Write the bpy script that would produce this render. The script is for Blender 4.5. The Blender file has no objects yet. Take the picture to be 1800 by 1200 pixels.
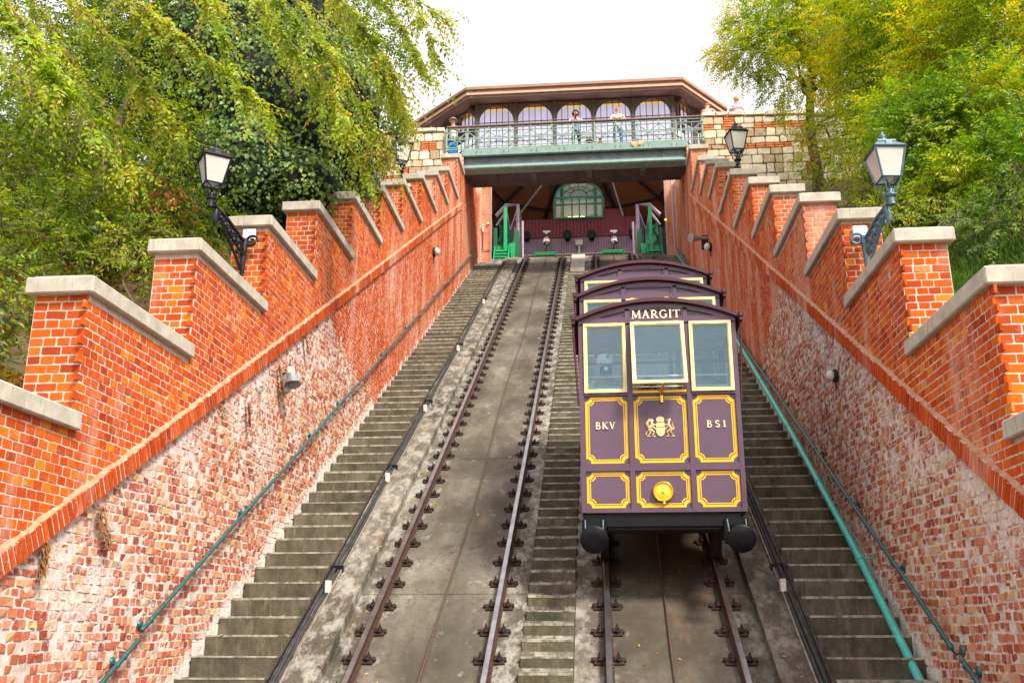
import bpy, bmesh, math, random
import numpy as np
from mathutils import Vector, Matrix, Euler
rnd = random.Random(7)
rng = np.random.default_rng(7)
scene = bpy.context.scene
col = scene.collection
R_ = math.radians

# ---------------------------------------------------------------- camera
FPX = 1710.0                      # focal length in photo pixels (photo 1800 wide)
_p = R_(16.3)
_v = np.array([138., 414., FPX]); _v /= np.linalg.norm(_v)
_up = np.array([0, math.cos(_p), math.sin(_p)])
SLOPE = math.asin(_v @ _up); T = math.tan(SLOPE)
_h = _v - _up*(_v @ _up); _h /= np.linalg.norm(_h)
_r = np.cross(_h, _up)
if _r[0] < 0: _r = -_r
RW = np.stack([_r, _h, _up])
CAM = np.array([0.649, 0.0, 6.976])
def ray(x, y): return RW @ np.array([x-900., 600.-y, FPX])
def atY(x, y, Y):
    d = ray(x, y); return CAM + d*((Y-CAM[1])/d[1])
def atX(x, y, X):
    d = ray(x, y); return CAM + d*((X-CAM[0])/d[0])
def px(P):
    c = RW.T @ (np.asarray(P, float)-CAM); return 900+FPX*c[0]/c[2], 600-FPX*c[1]/c[2], c[2]
cam = bpy.data.objects.new('camera', bpy.data.cameras.new('camera')); col.objects.link(cam)
cr = RW @ np.array([1., 0, 0]); cu = RW @ np.array([0, 1., 0]); cf = RW @ np.array([0, 0, 1.])
cam.matrix_world = Matrix(((cr[0], cu[0], -cf[0], CAM[0]), (cr[1], cu[1], -cf[1], CAM[1]), (cr[2], cu[2], -cf[2], CAM[2]), (0, 0, 0, 1)))
cam.data.lens = 36*FPX/1800; cam.data.sensor_width = 36
cam.data.clip_start = 0.1; cam.data.clip_end = 3000
scene.camera = cam

# ---------------------------------------------------------------- sky, sun, exposure
SUN_AZ, SUN_EL = R_(137), R_(47)          # azimuth clockwise from +Y
world = bpy.data.worlds.new('World'); scene.world = world; world.use_nodes = True
wn = world.node_tree; wn.nodes.clear()
sky = wn.nodes.new('ShaderNodeTexSky'); sky.sky_type = 'NISHITA'; sky.sun_disc = False
sky.sun_elevation = SUN_EL; sky.sun_rotation = SUN_AZ; sky.air_density = 1.0; sky.dust_density = 4.0
bw = wn.nodes.new('ShaderNodeRGBToBW'); wn.links.new(sky.outputs[0], bw.inputs[0])
sc_ = wn.nodes.new('ShaderNodeMath'); sc_.operation = 'MULTIPLY_ADD'; sc_.inputs[1].default_value = 0.35; sc_.inputs[2].default_value = 7.2
wn.links.new(bw.outputs[0], sc_.inputs[0])
mx = wn.nodes.new('ShaderNodeMix'); mx.data_type = 'RGBA'; mx.inputs[0].default_value = 0.90   # thin bright overcast over the blue
wn.links.new(sky.outputs[0], mx.inputs[6]); 
cmb = wn.nodes.new('ShaderNodeCombineColor')
for i, k in enumerate((1.0, 0.965, 0.935)):
    m_ = wn.nodes.new('ShaderNodeMath'); m_.operation = 'MULTIPLY'; m_.inputs[1].default_value = k
    wn.links.new(sc_.outputs[0], m_.inputs[0]); wn.links.new(m_.outputs[0], cmb.inputs[i])
wn.links.new(cmb.outputs[0], mx.inputs[7])
bg = wn.nodes.new('ShaderNodeBackground'); bg.inputs['Strength'].default_value = 0.104
wn.links.new(mx.outputs[2], bg.inputs['Color'])
wo = wn.nodes.new('ShaderNodeOutputWorld'); wn.links.new(bg.outputs[0], wo.inputs[0])
sl = bpy.data.lights.new('sun', 'SUN'); sl.energy = 3.1; sl.angle = R_(11); sl.color = (1.0, 0.89, 0.73)
so = bpy.data.objects.new('sun', sl); col.objects.link(so)
sd = Vector((math.sin(SUN_AZ)*math.cos(SUN_EL), math.cos(SUN_AZ)*math.cos(SUN_EL), math.sin(SUN_EL)))
so.rotation_euler = sd.to_track_quat('Z', 'Y').to_euler(); so.location = sd*60
scene.view_settings.view_transform = 'Standard'; scene.view_settings.look = 'None'
scene.view_settings.exposure = 0.92; scene.view_settings.gamma = 1.0
scene.view_settings.use_curve_mapping = False

# ---------------------------------------------------------------- helpers
def tag(o, label=None, cat=None, group=None, kind=None):
    if label: o['label'] = label
    if cat: o['category'] = cat
    if group: o['group'] = group
    if kind: o['kind'] = kind
    return o
def empty(name, loc=(0, 0, 0), parent=None):
    o = bpy.data.objects.new(name, None); col.objects.link(o); o.location = loc
    o.empty_display_size = 0.2
    if parent: o.parent = parent
    return o
def link(name, me, parent=None, loc=None):
    o = bpy.data.objects.new(name, me); col.objects.link(o)
    if loc is not None: o.location = loc
    if parent is not None: o.parent = parent
    return o

class MB:
    """collects geometry and builds ONE mesh object"""
    def __init__(s): s.v = []; s.f = []; s.m = []; s.sm = []; s.t = []; s.mi = 0; s.smooth = False; s.tint = 0.5
    def add(s, vs, fs):
        b = len(s.v); s.v.extend([tuple(map(float, p)) for p in vs])
        for f in fs:
            s.f.append([b+i for i in f]); s.m.append(s.mi); s.sm.append(s.smooth); s.t.append(s.tint)
        return s
    def box(s, x0, x1, y0, y1, z0, z1, M=None, bev=0.0):
        x0, x1 = sorted((x0, x1)); y0, y1 = sorted((y0, y1)); z0, z1 = sorted((z0, z1))
        if bev <= 0:
            vs = [(x, y, z) for z in (z0, z1) for y in (y0, y1) for x in (x0, x1)]
            fs = [(0, 2, 3, 1), (4, 5, 7, 6), (0, 1, 5, 4), (2, 6, 7, 3), (0, 4, 6, 2), (1, 3, 7, 5)]
        else:
            b = min(bev, (x1-x0)/2.01, (y1-y0)/2.01, (z1-z0)/2.01); vs = []; idx = {}
            for a in (0, 1):
                for c in (0, 1):
                    for d in (0, 1):
                        X, Y, Z = (x0, x1)[a], (y0, y1)[c], (z0, z1)[d]
                        sx, sy, sz = (b, -b)[a], (b, -b)[c], (b, -b)[d]
                        idx[a, c, d] = len(vs); vs += [(X, Y+sy, Z+sz), (X+sx, Y, Z+sz), (X+sx, Y+sy, Z)]
            g = lambda a, c, d, k: idx[a, c, d]+k
            fs = [(g(0,0,0,0), g(0,0,1,0), g(0,1,1,0), g(0,1,0,0)), (g(1,0,0,0), g(1,1,0,0), g(1,1,1,0), g(1,0,1,0)),
                  (g(0,0,0,1), g(1,0,0,1), g(1,0,1,1), g(0,0,1,1)), (g(0,1,0,1), g(0,1,1,1), g(1,1,1,1), g(1,1,0,1)),
                  (g(0,0,0,2), g(0,1,0,2), g(1,1,0,2), g(1,0,0,2)), (g(0,0,1,2), g(1,0,1,2), g(1,1,1,2), g(0,1,1,2))]
            for a in (0, 1):
                for c in (0, 1):
                    for d in (0, 1): fs.append((g(a,c,d,0), g(a,c,d,1), g(a,c,d,2)))
            for c in (0, 1):
                for d in (0, 1): fs.append((g(0,c,d,1), g(1,c,d,1), g(1,c,d,2), g(0,c,d,2)))
            for a in (0, 1):
                for d in (0, 1): fs.append((g(a,0,d,0), g(a,1,d,0), g(a,1,d,2), g(a,0,d,2)))
            for a in (0, 1):
                for c in (0, 1): fs.append((g(a,c,0,0), g(a,c,1,0), g(a,c,1,1), g(a,c,0,1)))
        if M is not None: vs = [M @ Vector(p) for p in vs]
        return s.add(vs, fs)
    def tube(s, pts, r, n=8, caps=True, sm=True):
        pts = [Vector(p) for p in pts]; k = len(pts)
        rs = r if isinstance(r, (list, tuple)) else [r]*k
        vs = []; prev = None
        for i, p in enumerate(pts):
            t = (pts[min(i+1, k-1)]-pts[max(i-1, 0)])
            t = t.normalized() if t.length > 1e-9 else Vector((0, 0, 1))
            if prev is None:
                a = Vector((0, 0, 1)) if abs(t.z) < .9 else Vector((1, 0, 0)); u = t.cross(a).normalized()
            else:
                u = prev-t*prev.dot(t); u = u.normalized() if u.length > 1e-6 else t.orthogonal().normalized()
            prev = u; w = t.cross(u)
            for j in range(n):
                an = 2*math.pi*j/n; vs.append(p+(u*math.cos(an)+w*math.sin(an))*rs[i])
        fs = [(i*n+j, i*n+(j+1) % n, (i+1)*n+(j+1) % n, (i+1)*n+j) for i in range(k-1) for j in range(n)]
        o = s.smooth; s.smooth = sm; s.add(vs, fs); s.smooth = False
        if caps: s.add([vs[j] for j in range(n)], [tuple(reversed(range(n)))]); s.add([vs[(k-1)*n+j] for j in range(n)], [tuple(range(n))])
        s.smooth = o; return s
    def lathe(s, prof, org=(0, 0, 0), axis=(0, 0, 1), n=16, sm=True):
        """prof: list of (radius, height along axis)"""
        ax = Vector(axis).normalized(); u = ax.orthogonal().normalized(); w = ax.cross(u); org = Vector(org)
        vs = [org+ax*h+(u*math.cos(2*math.pi*j/n)+w*math.sin(2*math.pi*j/n))*max(r, 1e-4) for r, h in prof for j in range(n)]
        k = len(prof)
        fs = [(i*n+j, i*n+(j+1) % n, (i+1)*n+(j+1) % n, (i+1)*n+j) for i in range(k-1) for j in range(n)]
        o = s.smooth; s.smooth = sm; s.add(vs, fs); s.smooth = False
        s.add([vs[j] for j in range(n)], [tuple(reversed(range(n)))]); s.add([vs[(k-1)*n+j] for j in range(n)], [tuple(range(n))])
        s.smooth = o; return s
    def prism(s, poly, d0, d1, plane='XZ', M=None):
        """poly outline in 2D extruded between d0 and d1 along the third axis"""
        def P(a, b, d):
            if plane == 'XZ': return (a, d, b)
            if plane == 'XY': return (a, b, d)
            return (d, a, b)
        n = len(poly); vs = [P(a, b, d0) for a, b in poly]+[P(a, b, d1) for a, b in poly]
        if M is not None: vs = [M @ Vector(p) for p in vs]
        fs = [tuple(range(n)), tuple(reversed(range(n, 2*n)))]+[(i, n+i, n+(i+1) % n, (i+1) % n) for i in range(n)]
        return s.add(vs, fs)
    def band(s, outer, inner, d0, d1, plane='XZ'):
        """closed strip between two outlines of the same count"""
        def P(a, b, d):
            if plane == 'XZ': return (a, d, b)
            return (a, b, d) if plane == 'XY' else (d, a, b)
        n = len(outer)
        vs = [P(a, b, d0) for a, b in outer]+[P(a, b, d0) for a, b in inner]+[P(a, b, d1) for a, b in outer]+[P(a, b, d1) for a, b in inner]
        fs = []
        for i in range(n):
            j = (i+1) % n
            fs += [(i, j, n+j, n+i), (2*n+i, 3*n+i, 3*n+j, 2*n+j), (i, 2*n+i, 2*n+j, j), (n+i, n+j, 3*n+j, 3*n+i)]
        return s.add(vs, fs)
    def ball(s, c, r, n=10, sq=(1, 1, 1)):
        c = Vector(c); vs = []; m = n//2
        for i in range(m+1):
            a = math.pi*i/m
            for j in range(n):
                b = 2*math.pi*j/n; vs.append((c.x+r*sq[0]*math.sin(a)*math.cos(b), c.y+r*sq[1]*math.sin(a)*math.sin(b), c.z+r*sq[2]*math.cos(a)))
        fs = [(i*n+j, (i+1)*n+j, (i+1)*n+(j+1) % n, i*n+(j+1) % n) for i in range(m) for j in range(n)]
        o = s.smooth; s.smooth = True; s.add(vs, fs); s.smooth = o; return s
    def mesh(s, name, mats):
        me = bpy.data.meshes.new(name); me.from_pydata(s.v, [], s.f); me.update()
        for m in (mats if isinstance(mats, (list, tuple)) else [mats]): me.materials.append(m)
        if s.f:
            me.polygons.foreach_set('material_index', s.m); me.polygons.foreach_set('use_smooth', s.sm)
            a = me.attributes.new('tint', 'FLOAT', 'FACE'); a.data.foreach_set('value', s.t)
        bm = bmesh.new(); bm.from_mesh(me); bmesh.ops.recalc_face_normals(bm, faces=bm.faces); bm.to_mesh(me); bm.free()
        return me
    def build(s, name, mats, parent=None, loc=None): return link(name, s.mesh(name, mats), parent, loc)

def npmesh(name, V, F, mats, tint=None, tdom='FACE', smooth=False):
    """V (n,3), F (m,k) arrays -> mesh quickly"""
    me = bpy.data.meshes.new(name); V = np.ascontiguousarray(V, dtype=np.float32); F = np.ascontiguousarray(F, dtype=np.int32)
    m, k = F.shape
    me.vertices.add(len(V)); me.vertices.foreach_set('co', V.ravel())
    me.loops.add(m*k); me.loops.foreach_set('vertex_index', F.ravel())
    me.polygons.add(m); me.polygons.foreach_set('loop_start', np.arange(m, dtype=np.int32)*k)
    try: me.polygons.foreach_set('loop_total', np.full(m, k, dtype=np.int32))
    except Exception: pass
    for mt in (mats if isinstance(mats, (list, tuple)) else [mats]): me.materials.append(mt)
    me.polygons.foreach_set('use_smooth', np.full(m, bool(smooth)))
    me.update(calc_edges=True)
    if tint is not None:
        a = me.attributes.new('tint', 'FLOAT', tdom); a.data.foreach_set('value', np.ascontiguousarray(tint, dtype=np.float32))
    return me

# ---------------------------------------------------------------- materials
class G:
    def __init__(s, name):
        s.m = bpy.data.materials.new(name); s.m.use_nodes = True; s.t = s.m.node_tree; s.t.nodes.clear()
        s.out = s.t.nodes.new('ShaderNodeOutputMaterial'); s._pos = None
    def n(s, typ, ins=None, **kw):
        nd = s.t.nodes.new('ShaderNode'+typ)
        for k, v in kw.items(): setattr(nd, k, v)
        for k, v in (ins or {}).items():
            sk = nd.inputs[k]
            if isinstance(v, bpy.types.NodeSocket): s.t.links.new(v, sk)
            elif isinstance(v, tuple) and len(v) == 3 and sk.type == 'RGBA': sk.default_value = (*v, 1)
            else: sk.default_value = v
        return nd
    def pos(s):
        if s._pos is None: s._pos = s.n('NewGeometry').outputs['Position']
        return s._pos
    def scaled(s, sc, rot=None): 
        m = s.n('Mapping', {'Vector': s.pos(), 'Scale': sc}); 
        if rot: m.inputs['Rotation'].default_value = rot
        return m.outputs[0]
    def noise(s, scale, detail=4, rough=.55, vec=None, dist=0.0):
        return s.n('TexNoise', {'Vector': vec if vec is not None else s.pos(), 'Scale': scale, 'Detail': detail, 'Roughness': rough, 'Distortion': dist}).outputs['Fac']
    def ramp(s, fac, stops, interp='LINEAR'):
        r = s.n('ValToRGB', {'Fac': fac}); r.color_ramp.interpolation = interp
        e = r.color_ramp.elements
        while len(e) > 1: e.remove(e[-1])
        for i, (p, c) in enumerate(stops):
            x = e[0] if i == 0 else e.new(p)
            x.position = p; c = (c, c, c) if isinstance(c, (int, float)) else c; x.color = (*c, 1)
        return r.outputs[0]
    def mix(s, f, a, b, mode='MIX'):
        m = s.n('Mix', data_type='RGBA', blend_type=mode)
        for k, v in ((0, f), (6, a), (7, b)):
            if isinstance(v, bpy.types.NodeSocket): s.t.links.new(v, m.inputs[k])
            else: m.inputs[k].default_value = v if k == 0 else (*v, 1)
        return m.outputs[2]
    def math(s, op, a, b=0.0, c=0.0, clamp=False):
        m = s.n('Math', operation=op, use_clamp=clamp)
        for k, v in enumerate((a, b, c)):
            if isinstance(v, bpy.types.NodeSocket): s.t.links.new(v, m.inputs[k])
            else: m.inputs[k].default_value = v
        return m.outputs[0]
    def attr(s, nm='tint'): return s.n('Attribute', attribute_name=nm).outputs['Fac']
    def xyz(s): return s.n('SeparateXYZ', {0: s.pos()}).outputs
    def bump(s, h, strength=.4, dist=.01): return s.n('Bump', {'Height': h, 'Strength': strength, 'Distance': dist}).outputs[0]
    def done(s, color, rough=.8, metal=0.0, bump=None, **kw):
        b = s.n('BsdfPrincipled'); 
        for k, v in dict({'Base Color': color, 'Roughness': rough, 'Metallic': metal}, **kw).items():
            sk = b.inputs[k]
            if isinstance(v, bpy.types.NodeSocket): s.t.links.new(v, sk)
            elif isinstance(v, tuple) and len(v) == 3 and sk.type == 'RGBA': sk.default_value = (*v, 1)
            else: sk.default_value = v
        if bump is not None: s.t.links.new(bump, b.inputs['Normal'])
        s.t.links.new(b.outputs[0], s.out.inputs[0]); return s.m

def plain(name, c, rough=.6, metal=0.0, var=.25, scale=9, bump=.0, **kw):
    g = G(name); n = g.noise(scale, 5, .6)
    lo = tuple(x*(1-var) for x in c); hi = tuple(min(1, x*(1+var)) for x in c)
    cc = g.ramp(n, [(.3, lo), (.7, hi)])
    return g.done(cc, rough, metal, g.bump(g.noise(scale*6, 4), bump, .004) if bump else None, **kw)

def slope_off(g):           # height above the inclined plane
    x = g.xyz(); return g.math('SUBTRACT', x[2], g.math('MULTIPLY', x[1], T))

# new orange brick with lime blooms
def brick_new_mat():
    g = G('orange_brick'); t = g.attr()
    c = g.ramp(t, [(0, (.30, .036, .007)), (.25, (.46, .062, .009)), (.55, (.57, .092, .010)), (.8, (.64, .135, .011)), (.93, (.74, .24, .014)), (1, (.58, .24, .12))])
    c = g.mix(g.ramp(g.noise(38, 4), [(.35, 0.0), (.75, .38)]), c, (.30, .07, .03))
    x = g.xyz()
    st = g.noise(1.0, 5, .62, vec=g.scaled((1.3, 1.5, .38)))
    far = g.n('MapRange', {0: x[1], 1: 12.0, 2: 34.0, 3: -.055, 4: .14}).outputs[0]
    bl = g.ramp(g.math('ADD', g.math('ADD', st, far), g.n('MapRange', {0: x[0], 1: -4.0, 2: 4.0, 3: 0.0, 4: .055}).outputs[0]), [(.53, 0.0), (.74, .62)])  # bloom rises to the right, also lifting the wall turned from the sun
    c = g.mix(g.n('MapRange', {0: x[1], 1: 12.0, 2: 30.0, 3: 0.0, 4: .16}).outputs[0], c, (.74, .24, .09)); c = g.mix(bl, c, (.78, .46, .35))
    fine = g.ramp(g.noise(14, 5, .7), [(.56, 0.0), (.72, .5)])
    c = g.mix(g.math('MULTIPLY', fine, g.ramp(st, [(.42, 0.0), (.6, 1.0)])), c, (.72, .55, .47))
    return g.done(c, .9, bump=g.bump(g.noise(70, 4), .25, .003), **{'Specular IOR Level': .12})
def mortar_new_mat():
    g = G('pale_mortar'); c = g.ramp(g.noise(12, 5), [(.3, (.47, .36, .28)), (.7, (.68, .58, .50))])
    x = g.xyz(); far = g.n('MapRange', {0: x[1], 1: 14.0, 2: 30.0, 3: 0.0, 4: .3}).outputs[0]
    c = g.mix(far, c, (.66, .34, .22))
    return g.done(c, .9, bump=g.bump(g.noise(60, 4), .4, .004))
def white_mask(g):
    big = g.noise(.9, 4, .6, vec=g.scaled((1, 1, 1.2)), dist=.6); rag = g.noise(13, 5, .68, dist=.4)
    s = g.math('ADD', g.math('MULTIPLY', big, .62), g.math('MULTIPLY', rag, .55))
    off = slope_off(g); hi = g.n('MapRange', {0: off, 1: .6, 2: 3.0, 3: -.035, 4: .06}).outputs[0]
    lo = g.n('MapRange', {0: off, 1: .42, 2: .16, 3: 0.0, 4: .22}).outputs[0]
    s = g.math('ADD', g.math('ADD', s, hi), lo)
    return g.ramp(s, [(.615, 0.0), (.74, .86)])
def brick_old_mat():
    g = G('weathered_brick'); t = g.attr()
    c = g.ramp(t, [(0, (.24, .045, .028)), (.18, (.38, .085, .045)), (.42, (.46, .135, .070)), (.62, (.50, .19, .105)), (.78, (.54, .27, .165)), (.90, (.58, .34, .16)), (.97, (.56, .42, .28)), (1, (.30, .24, .20))], 'LINEAR')
    c = g.mix(g.ramp(g.noise(33, 5, .7), [(.45, 0.0), (.75, .35)]), c, (.58, .36, .30))
    c = g.mix(white_mask(g), c, (.72, .68, .66))
    return g.done(c, .9, bump=g.bump(g.noise(45, 5, .7), .6, .006), **{'Specular IOR Level': .15})
def mortar_old_mat():
    g = G('old_lime_mortar')
    c = g.ramp(g.noise(9, 6, .65), [(.28, (.38, .30, .26)), (.5, (.62, .55, .51)), (.72, (.78, .75, .72))])
    c = g.mix(g.ramp(g.noise(2.2, 4), [(.5, 0.0), (.75, .5)]), c, (.60, .36, .30))
    return g.done(c, .92, bump=g.bump(g.noise(30, 6, .7), .8, .012))
def coping_mat():
    g = G('coping_stone'); c = g.ramp(g.noise(5, 6, .6), [(.25, (.34, .31, .26)), (.55, (.48, .45, .39)), (.8, (.60, .57, .51))])
    st = g.noise(3, 4, .6, vec=g.scaled((9, 9, .8)))
    c = g.mix(g.ramp(st, [(.55, 0.0), (.72, .5)]), c, (.17, .15, .12))
    c = g.mix(g.ramp(g.noise(22, 5, .7), [(.62, 0.0), (.75, .5)]), c, (.25, .25, .17))
    return g.done(c, .85, bump=g.bump(g.noise(40, 5), .4, .005))
def bed_mat():
    g = G('stained_concrete')
    n1 = g.noise(.9, 6, .62, vec=g.scaled((1.0, .45, .45)), dist=.3)
    c = g.ramp(n1, [(.32, (.032, .027, .020)), (.45, (.080, .068, .052)), (.56, (.140, .124, .102)), (.72, (.28, .26, .225))])
    sp = g.noise(7, 6, .78)
    c = g.mix(g.ramp(sp, [(.32, .8), (.50, 0.0)]), c, (.055, .042, .028)); fn = g.noise(46, 5, .8); c = g.mix(g.ramp(fn, [(.40, .45), (.56, 0.0)]), c, (.06, .05, .035))
    x = g.xyz(); ax = g.math('ABSOLUTE', g.math('SUBTRACT', g.math('ABSOLUTE', x[0]), 1.42))   # distance from a track's middle line
    mott = g.noise(3.4, 8, .76, vec=g.scaled((1.5, .75, .75)))
    lime = g.math('ADD', mott, g.n('MapRange', {0: ax, 1: .35, 2: .95, 3: -.08, 4: .07}).outputs[0])
    c = g.mix(g.ramp(lime, [(.53, 0.0), (.66, .60)]), c, (.42, .40, .37)); grease_shade = g.math('MULTIPLY', g.n('MapRange', {0: x[0], 1: .28, 2: .6, 3: 0.0, 4: 1.0}).outputs[0], g.ramp(g.noise(2.2, 6, .7), [(.35, .78), (.65, .25)])); c = g.mix(grease_shade, c, (.045, .032, .022))  # greasy right track, darkened also to stand in for shade under the coach
    ms = g.noise(2.1, 5, .7); c = g.mix(g.ramp(ms, [(.6, 0.0), (.74, .45)]), c, (.10, .12, .035))
    rs = g.noise(1.4, 5, .7, vec=g.scaled((1, .5, .5))); c = g.mix(g.ramp(rs, [(.6, 0.0), (.78, .5)]), c, (.24, .14, .075))
    return g.done(c, .85, bump=g.bump(g.noise(24, 6, .7), .6, .012))
def step_mat():
    g = G('step_concrete'); t = g.attr()
    c = g.ramp(g.noise(3.0, 6, .68, vec=g.scaled((1.4, 1, 1))), [(.28, (.034, .028, .018)), (.5, (.098, .082, .057)), (.72, (.185, .157, .116))])
    c = g.mix(g.ramp(g.noise(16, 6, .75), [(.58, 0.0), (.75, .55)]), c, (.05, .05, .035))
    st = g.noise(2, 4, .6, vec=g.scaled((9, 1, 1))); c = g.mix(g.ramp(st, [(.55, 0.0), (.72, .35)]), c, (.27, .25, .2))
    c = g.mix(1.0, c, g.ramp(t, [(0, .72), (1, 1.28)]), 'MULTIPLY')
    ax = g.math('ABSOLUTE', g.xyz()[0]); mo = g.math('MULTIPLY', g.n('MapRange', {0: ax, 1: .6, 2: .3, 3: .25, 4: 1.0}).outputs[0], g.ramp(g.noise(5, 6, .7), [(.42, 0.0), (.62, .75)])); c = g.mix(mo, c, (.052, .058, .022))
    return g.done(c, .88, bump=g.bump(g.noise(40, 5), .55, .008))
def nosing_mat():
    g = G('worn_step_edge'); c = g.ramp(g.noise(10, 5, .7), [(.35, (.12, .105, .075)), (.6, (.42, .39, .33))])
    return g.done(c, .85)
def leaf_mat(name, stops, trans=.45):
    g = G(name); t = g.attr()
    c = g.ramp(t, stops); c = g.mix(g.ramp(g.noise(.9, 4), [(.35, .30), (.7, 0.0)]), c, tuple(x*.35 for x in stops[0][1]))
    d = g.n('BsdfPrincipled', {'Base Color': c, 'Roughness': .42})
    tc = g.mix(1.0, c, (1.35, 1.25, .5), 'MULTIPLY')
    tr = g.n('BsdfTranslucent', {'Color': tc})
    ms = g.n('MixShader', {0: trans, 1: d.outputs[0], 2: tr.outputs[0]})
    g.t.links.new(ms.outputs[0], g.out.inputs[0]); return g.m
def glass_mat(name, tint=(.75, .86, .92), refl=.35, rough=.03, haze=0.0, hazecol=(.5, .6, .65), glos=(.92, .96, 1.0)):
    g = G(name); lw = g.n('LayerWeight', {'Blend': .35}); f = g.n('MapRange', {0: lw.outputs['Fresnel'], 1: 0.0, 2: 1.0, 3: refl, 4: 1.0})
    gl = g.n('BsdfGlossy', {'Color': glos, 'Roughness': rough}); tr = g.n('BsdfTransparent', {'Color': tint})
    base = tr.outputs[0]
    if haze > 0:
        df = g.n('BsdfDiffuse', {'Color': hazecol}); base = g.n('MixShader', {0: haze, 1: base, 2: df.outputs[0]}).outputs[0]
    m = g.n('MixShader', {0: f.outputs[0], 1: base, 2: gl.outputs[0]})
    g.t.links.new(m.outputs[0], g.out.inputs[0]); return g.m
def emit_mat(name, c, s):
    g = G(name); e = g.n('Emission', {'Color': c, 'Strength': s}); g.t.links.new(e.outputs[0], g.out.inputs[0]); return g.m
def coach_paint(name, c, rough):
    g = G(name); cc = g.ramp(g.noise(2.5, 5, .6), [(.3, tuple(x*.88 for x in c)), (.7, tuple(min(1, x*1.12) for x in c))])
    st = g.noise(3, 6, .7, vec=g.scaled((9, 9, 1.1))); cc = g.mix(g.ramp(st, [(.56, 0.0), (.78, .45)]), cc, (.10, .075, .07))
    x = g.xyz(); low = g.n('MapRange', {0: x[2], 1: 9.0, 2: 8.3, 3: -.10, 4: .10}).outputs[0]
    dz = g.math('ADD', g.noise(11, 6, .75), low); cc = g.mix(g.ramp(dz, [(.58, 0.0), (.72, .6)]), cc, (.075, .055, .045))
    rr = g.n('MapRange', {0: g.noise(7, 5, .7), 1: .3, 2: .7, 3: rough-.08, 4: rough+.22}).outputs[0]
    return g.done(cc, rr, 0, g.bump(g.noise(2.2, 2), .10, .02))
def wood_mat(name, c, dirx=True):
    g = G(name); n = g.noise(4, 5, .6, vec=g.scaled((12, 1, 12) if dirx else (1, 12, 12)))
    cc = g.ramp(n, [(.3, tuple(x*.65 for x in c)), (.7, tuple(x*1.25 for x in c))])
    return g.done(cc, .6)

M = {}
M['brick_new'] = brick_new_mat(); M['mortar_new'] = mortar_new_mat(); M['brick_old'] = brick_old_mat(); M['mortar_old'] = mortar_old_mat()
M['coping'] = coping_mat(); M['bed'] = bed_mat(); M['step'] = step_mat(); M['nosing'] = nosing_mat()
M['rail'] = plain('worn_rail_steel', (.36, .35, .37), .28, .9, .3, 5); M['rust'] = plain('rusty_iron', (.055, .024, .015), .85, .2, .5, 30, .6)
M['darkrust'] = plain('dark_greasy_rust', (.032, .016, .011), .75, .1, .6, 40, .9)
M['cable'] = plain('steel_cable', (.13, .085, .065), .5, .4, .3, 60)
M['plum'] = coach_paint('plum_coach_paint', (.108, .062, .106), .26); M['plum_d'] = coach_paint('plum_frame_paint', (.100, .052, .094), .28)
M['maroon'] = plain('dark_maroon_roof', (.050, .006, .016), .5, 0, .2, 5); M['yellow'] = plain('yellow_lining_paint', (.90, .52, .008), .42, 0, .06, 8)
M['black'] = plain('black_iron', (.006, .007, .010), .38, 0, .3, 10, **{'Specular IOR Level': .22}); M['blackmatt'] = plain('black_matt', (.012, .011, .012), .8, 0, .4, 10)
M['cream'] = plain('varnished_window_frame', (.88, .70, .34), .38, 0, .22, 7); M['brass'] = plain('brass', (.82, .50, .10), .22, .95, .15, 9)
M['gold'] = plain('gilded_metal', (.86, .66, .34), .32, .6, .12, 30); M['ivory'] = plain('ivory_lettering', (.86, .76, .52), .4, 0, .08, 30)
M['lens'] = plain('yellow_lamp_lens', (.90, .62, .03), .12, 0, .1, 20)
M['whitep'] = plain('white_paint', (.78, .78, .76), .4, 0, .06, 10); M['offwhite'] = plain('weathered_white', (.62, .60, .55), .6, 0, .2, 12)
M['lampiron'] = plain('black_lamp_iron', (.022, .022, .028), .38, .5, .4, 18, .2); M['lampblue'] = plain('blue_grey_lamp_iron', (.10, .17, .22), .40, .4, .35, 18, .2)
M['frost'] = plain('frosted_lamp_glass', (.70, .69, .66), .35, 0, .08, 5, **{'Transmission Weight': .25})
M['railing'] = plain('pale_green_railing', (.24, .36, .30), .5, 0, .35, 7, .2); M['girder'] = plain('grey_green_girder', (.20, .31, .295), .45, 0, .18, 4)
M['girder_d'] = plain('dark_girder', (.10, .13, .14), .6, 0, .25, 4); M['soffit'] = plain('dark_deck_soffit', (.105, .080, .088), .8, 0, .3, 3)
M['railtop'] = plain('brown_top_rail', (.20, .12, .10), .5, 0, .2, 9); M['gpipe'] = plain('dark_green_handrail', (.03, .11, .11), .38, .2, .35, 14)
M['turq'] = plain('turquoise_pipe', (.06, .46, .39), .34, 0, .16, 9); M['green'] = plain('green_steel_paint', (.012, .36, .13), .38, 0, .2, 8)
M['greend'] = plain('deep_green_paint', (.008, .12, .055), .45, 0, .2, 8)
M['violet'] = plain('pale_violet_steel', (.42, .33, .42), .5, 0, .15, 8); M['roofbrown'] = plain('brown_roof_fascia', (.34, .19, .14), .55, 0, .15, 2)
M['roofpale'] = plain('pale_fascia_strip', (.55, .34, .24), .5, 0, .1, 3); M['roofsoff'] = plain('brown_eaves_boards', (.26, .15, .13), .6, 0, .18, 3)
M['iron_grey'] = plain('grey_cast_iron', (.30, .275, .28), .5, .1, .2, 8); M['plank'] = wood_mat('brown_ceiling_planks', (.70, .33, .14)); M['beam'] = plain('dark_roof_beam', (.085, .065, .062), .6, 0, .2, 4)
M['redwall'] = plain('dark_red_boarding', (.18, .024, .032), .5, 0, .15, 3); M['purplewall'] = plain('purple_corrugated', (.34, .22, .31), .5, 0, .12, 3)
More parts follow.
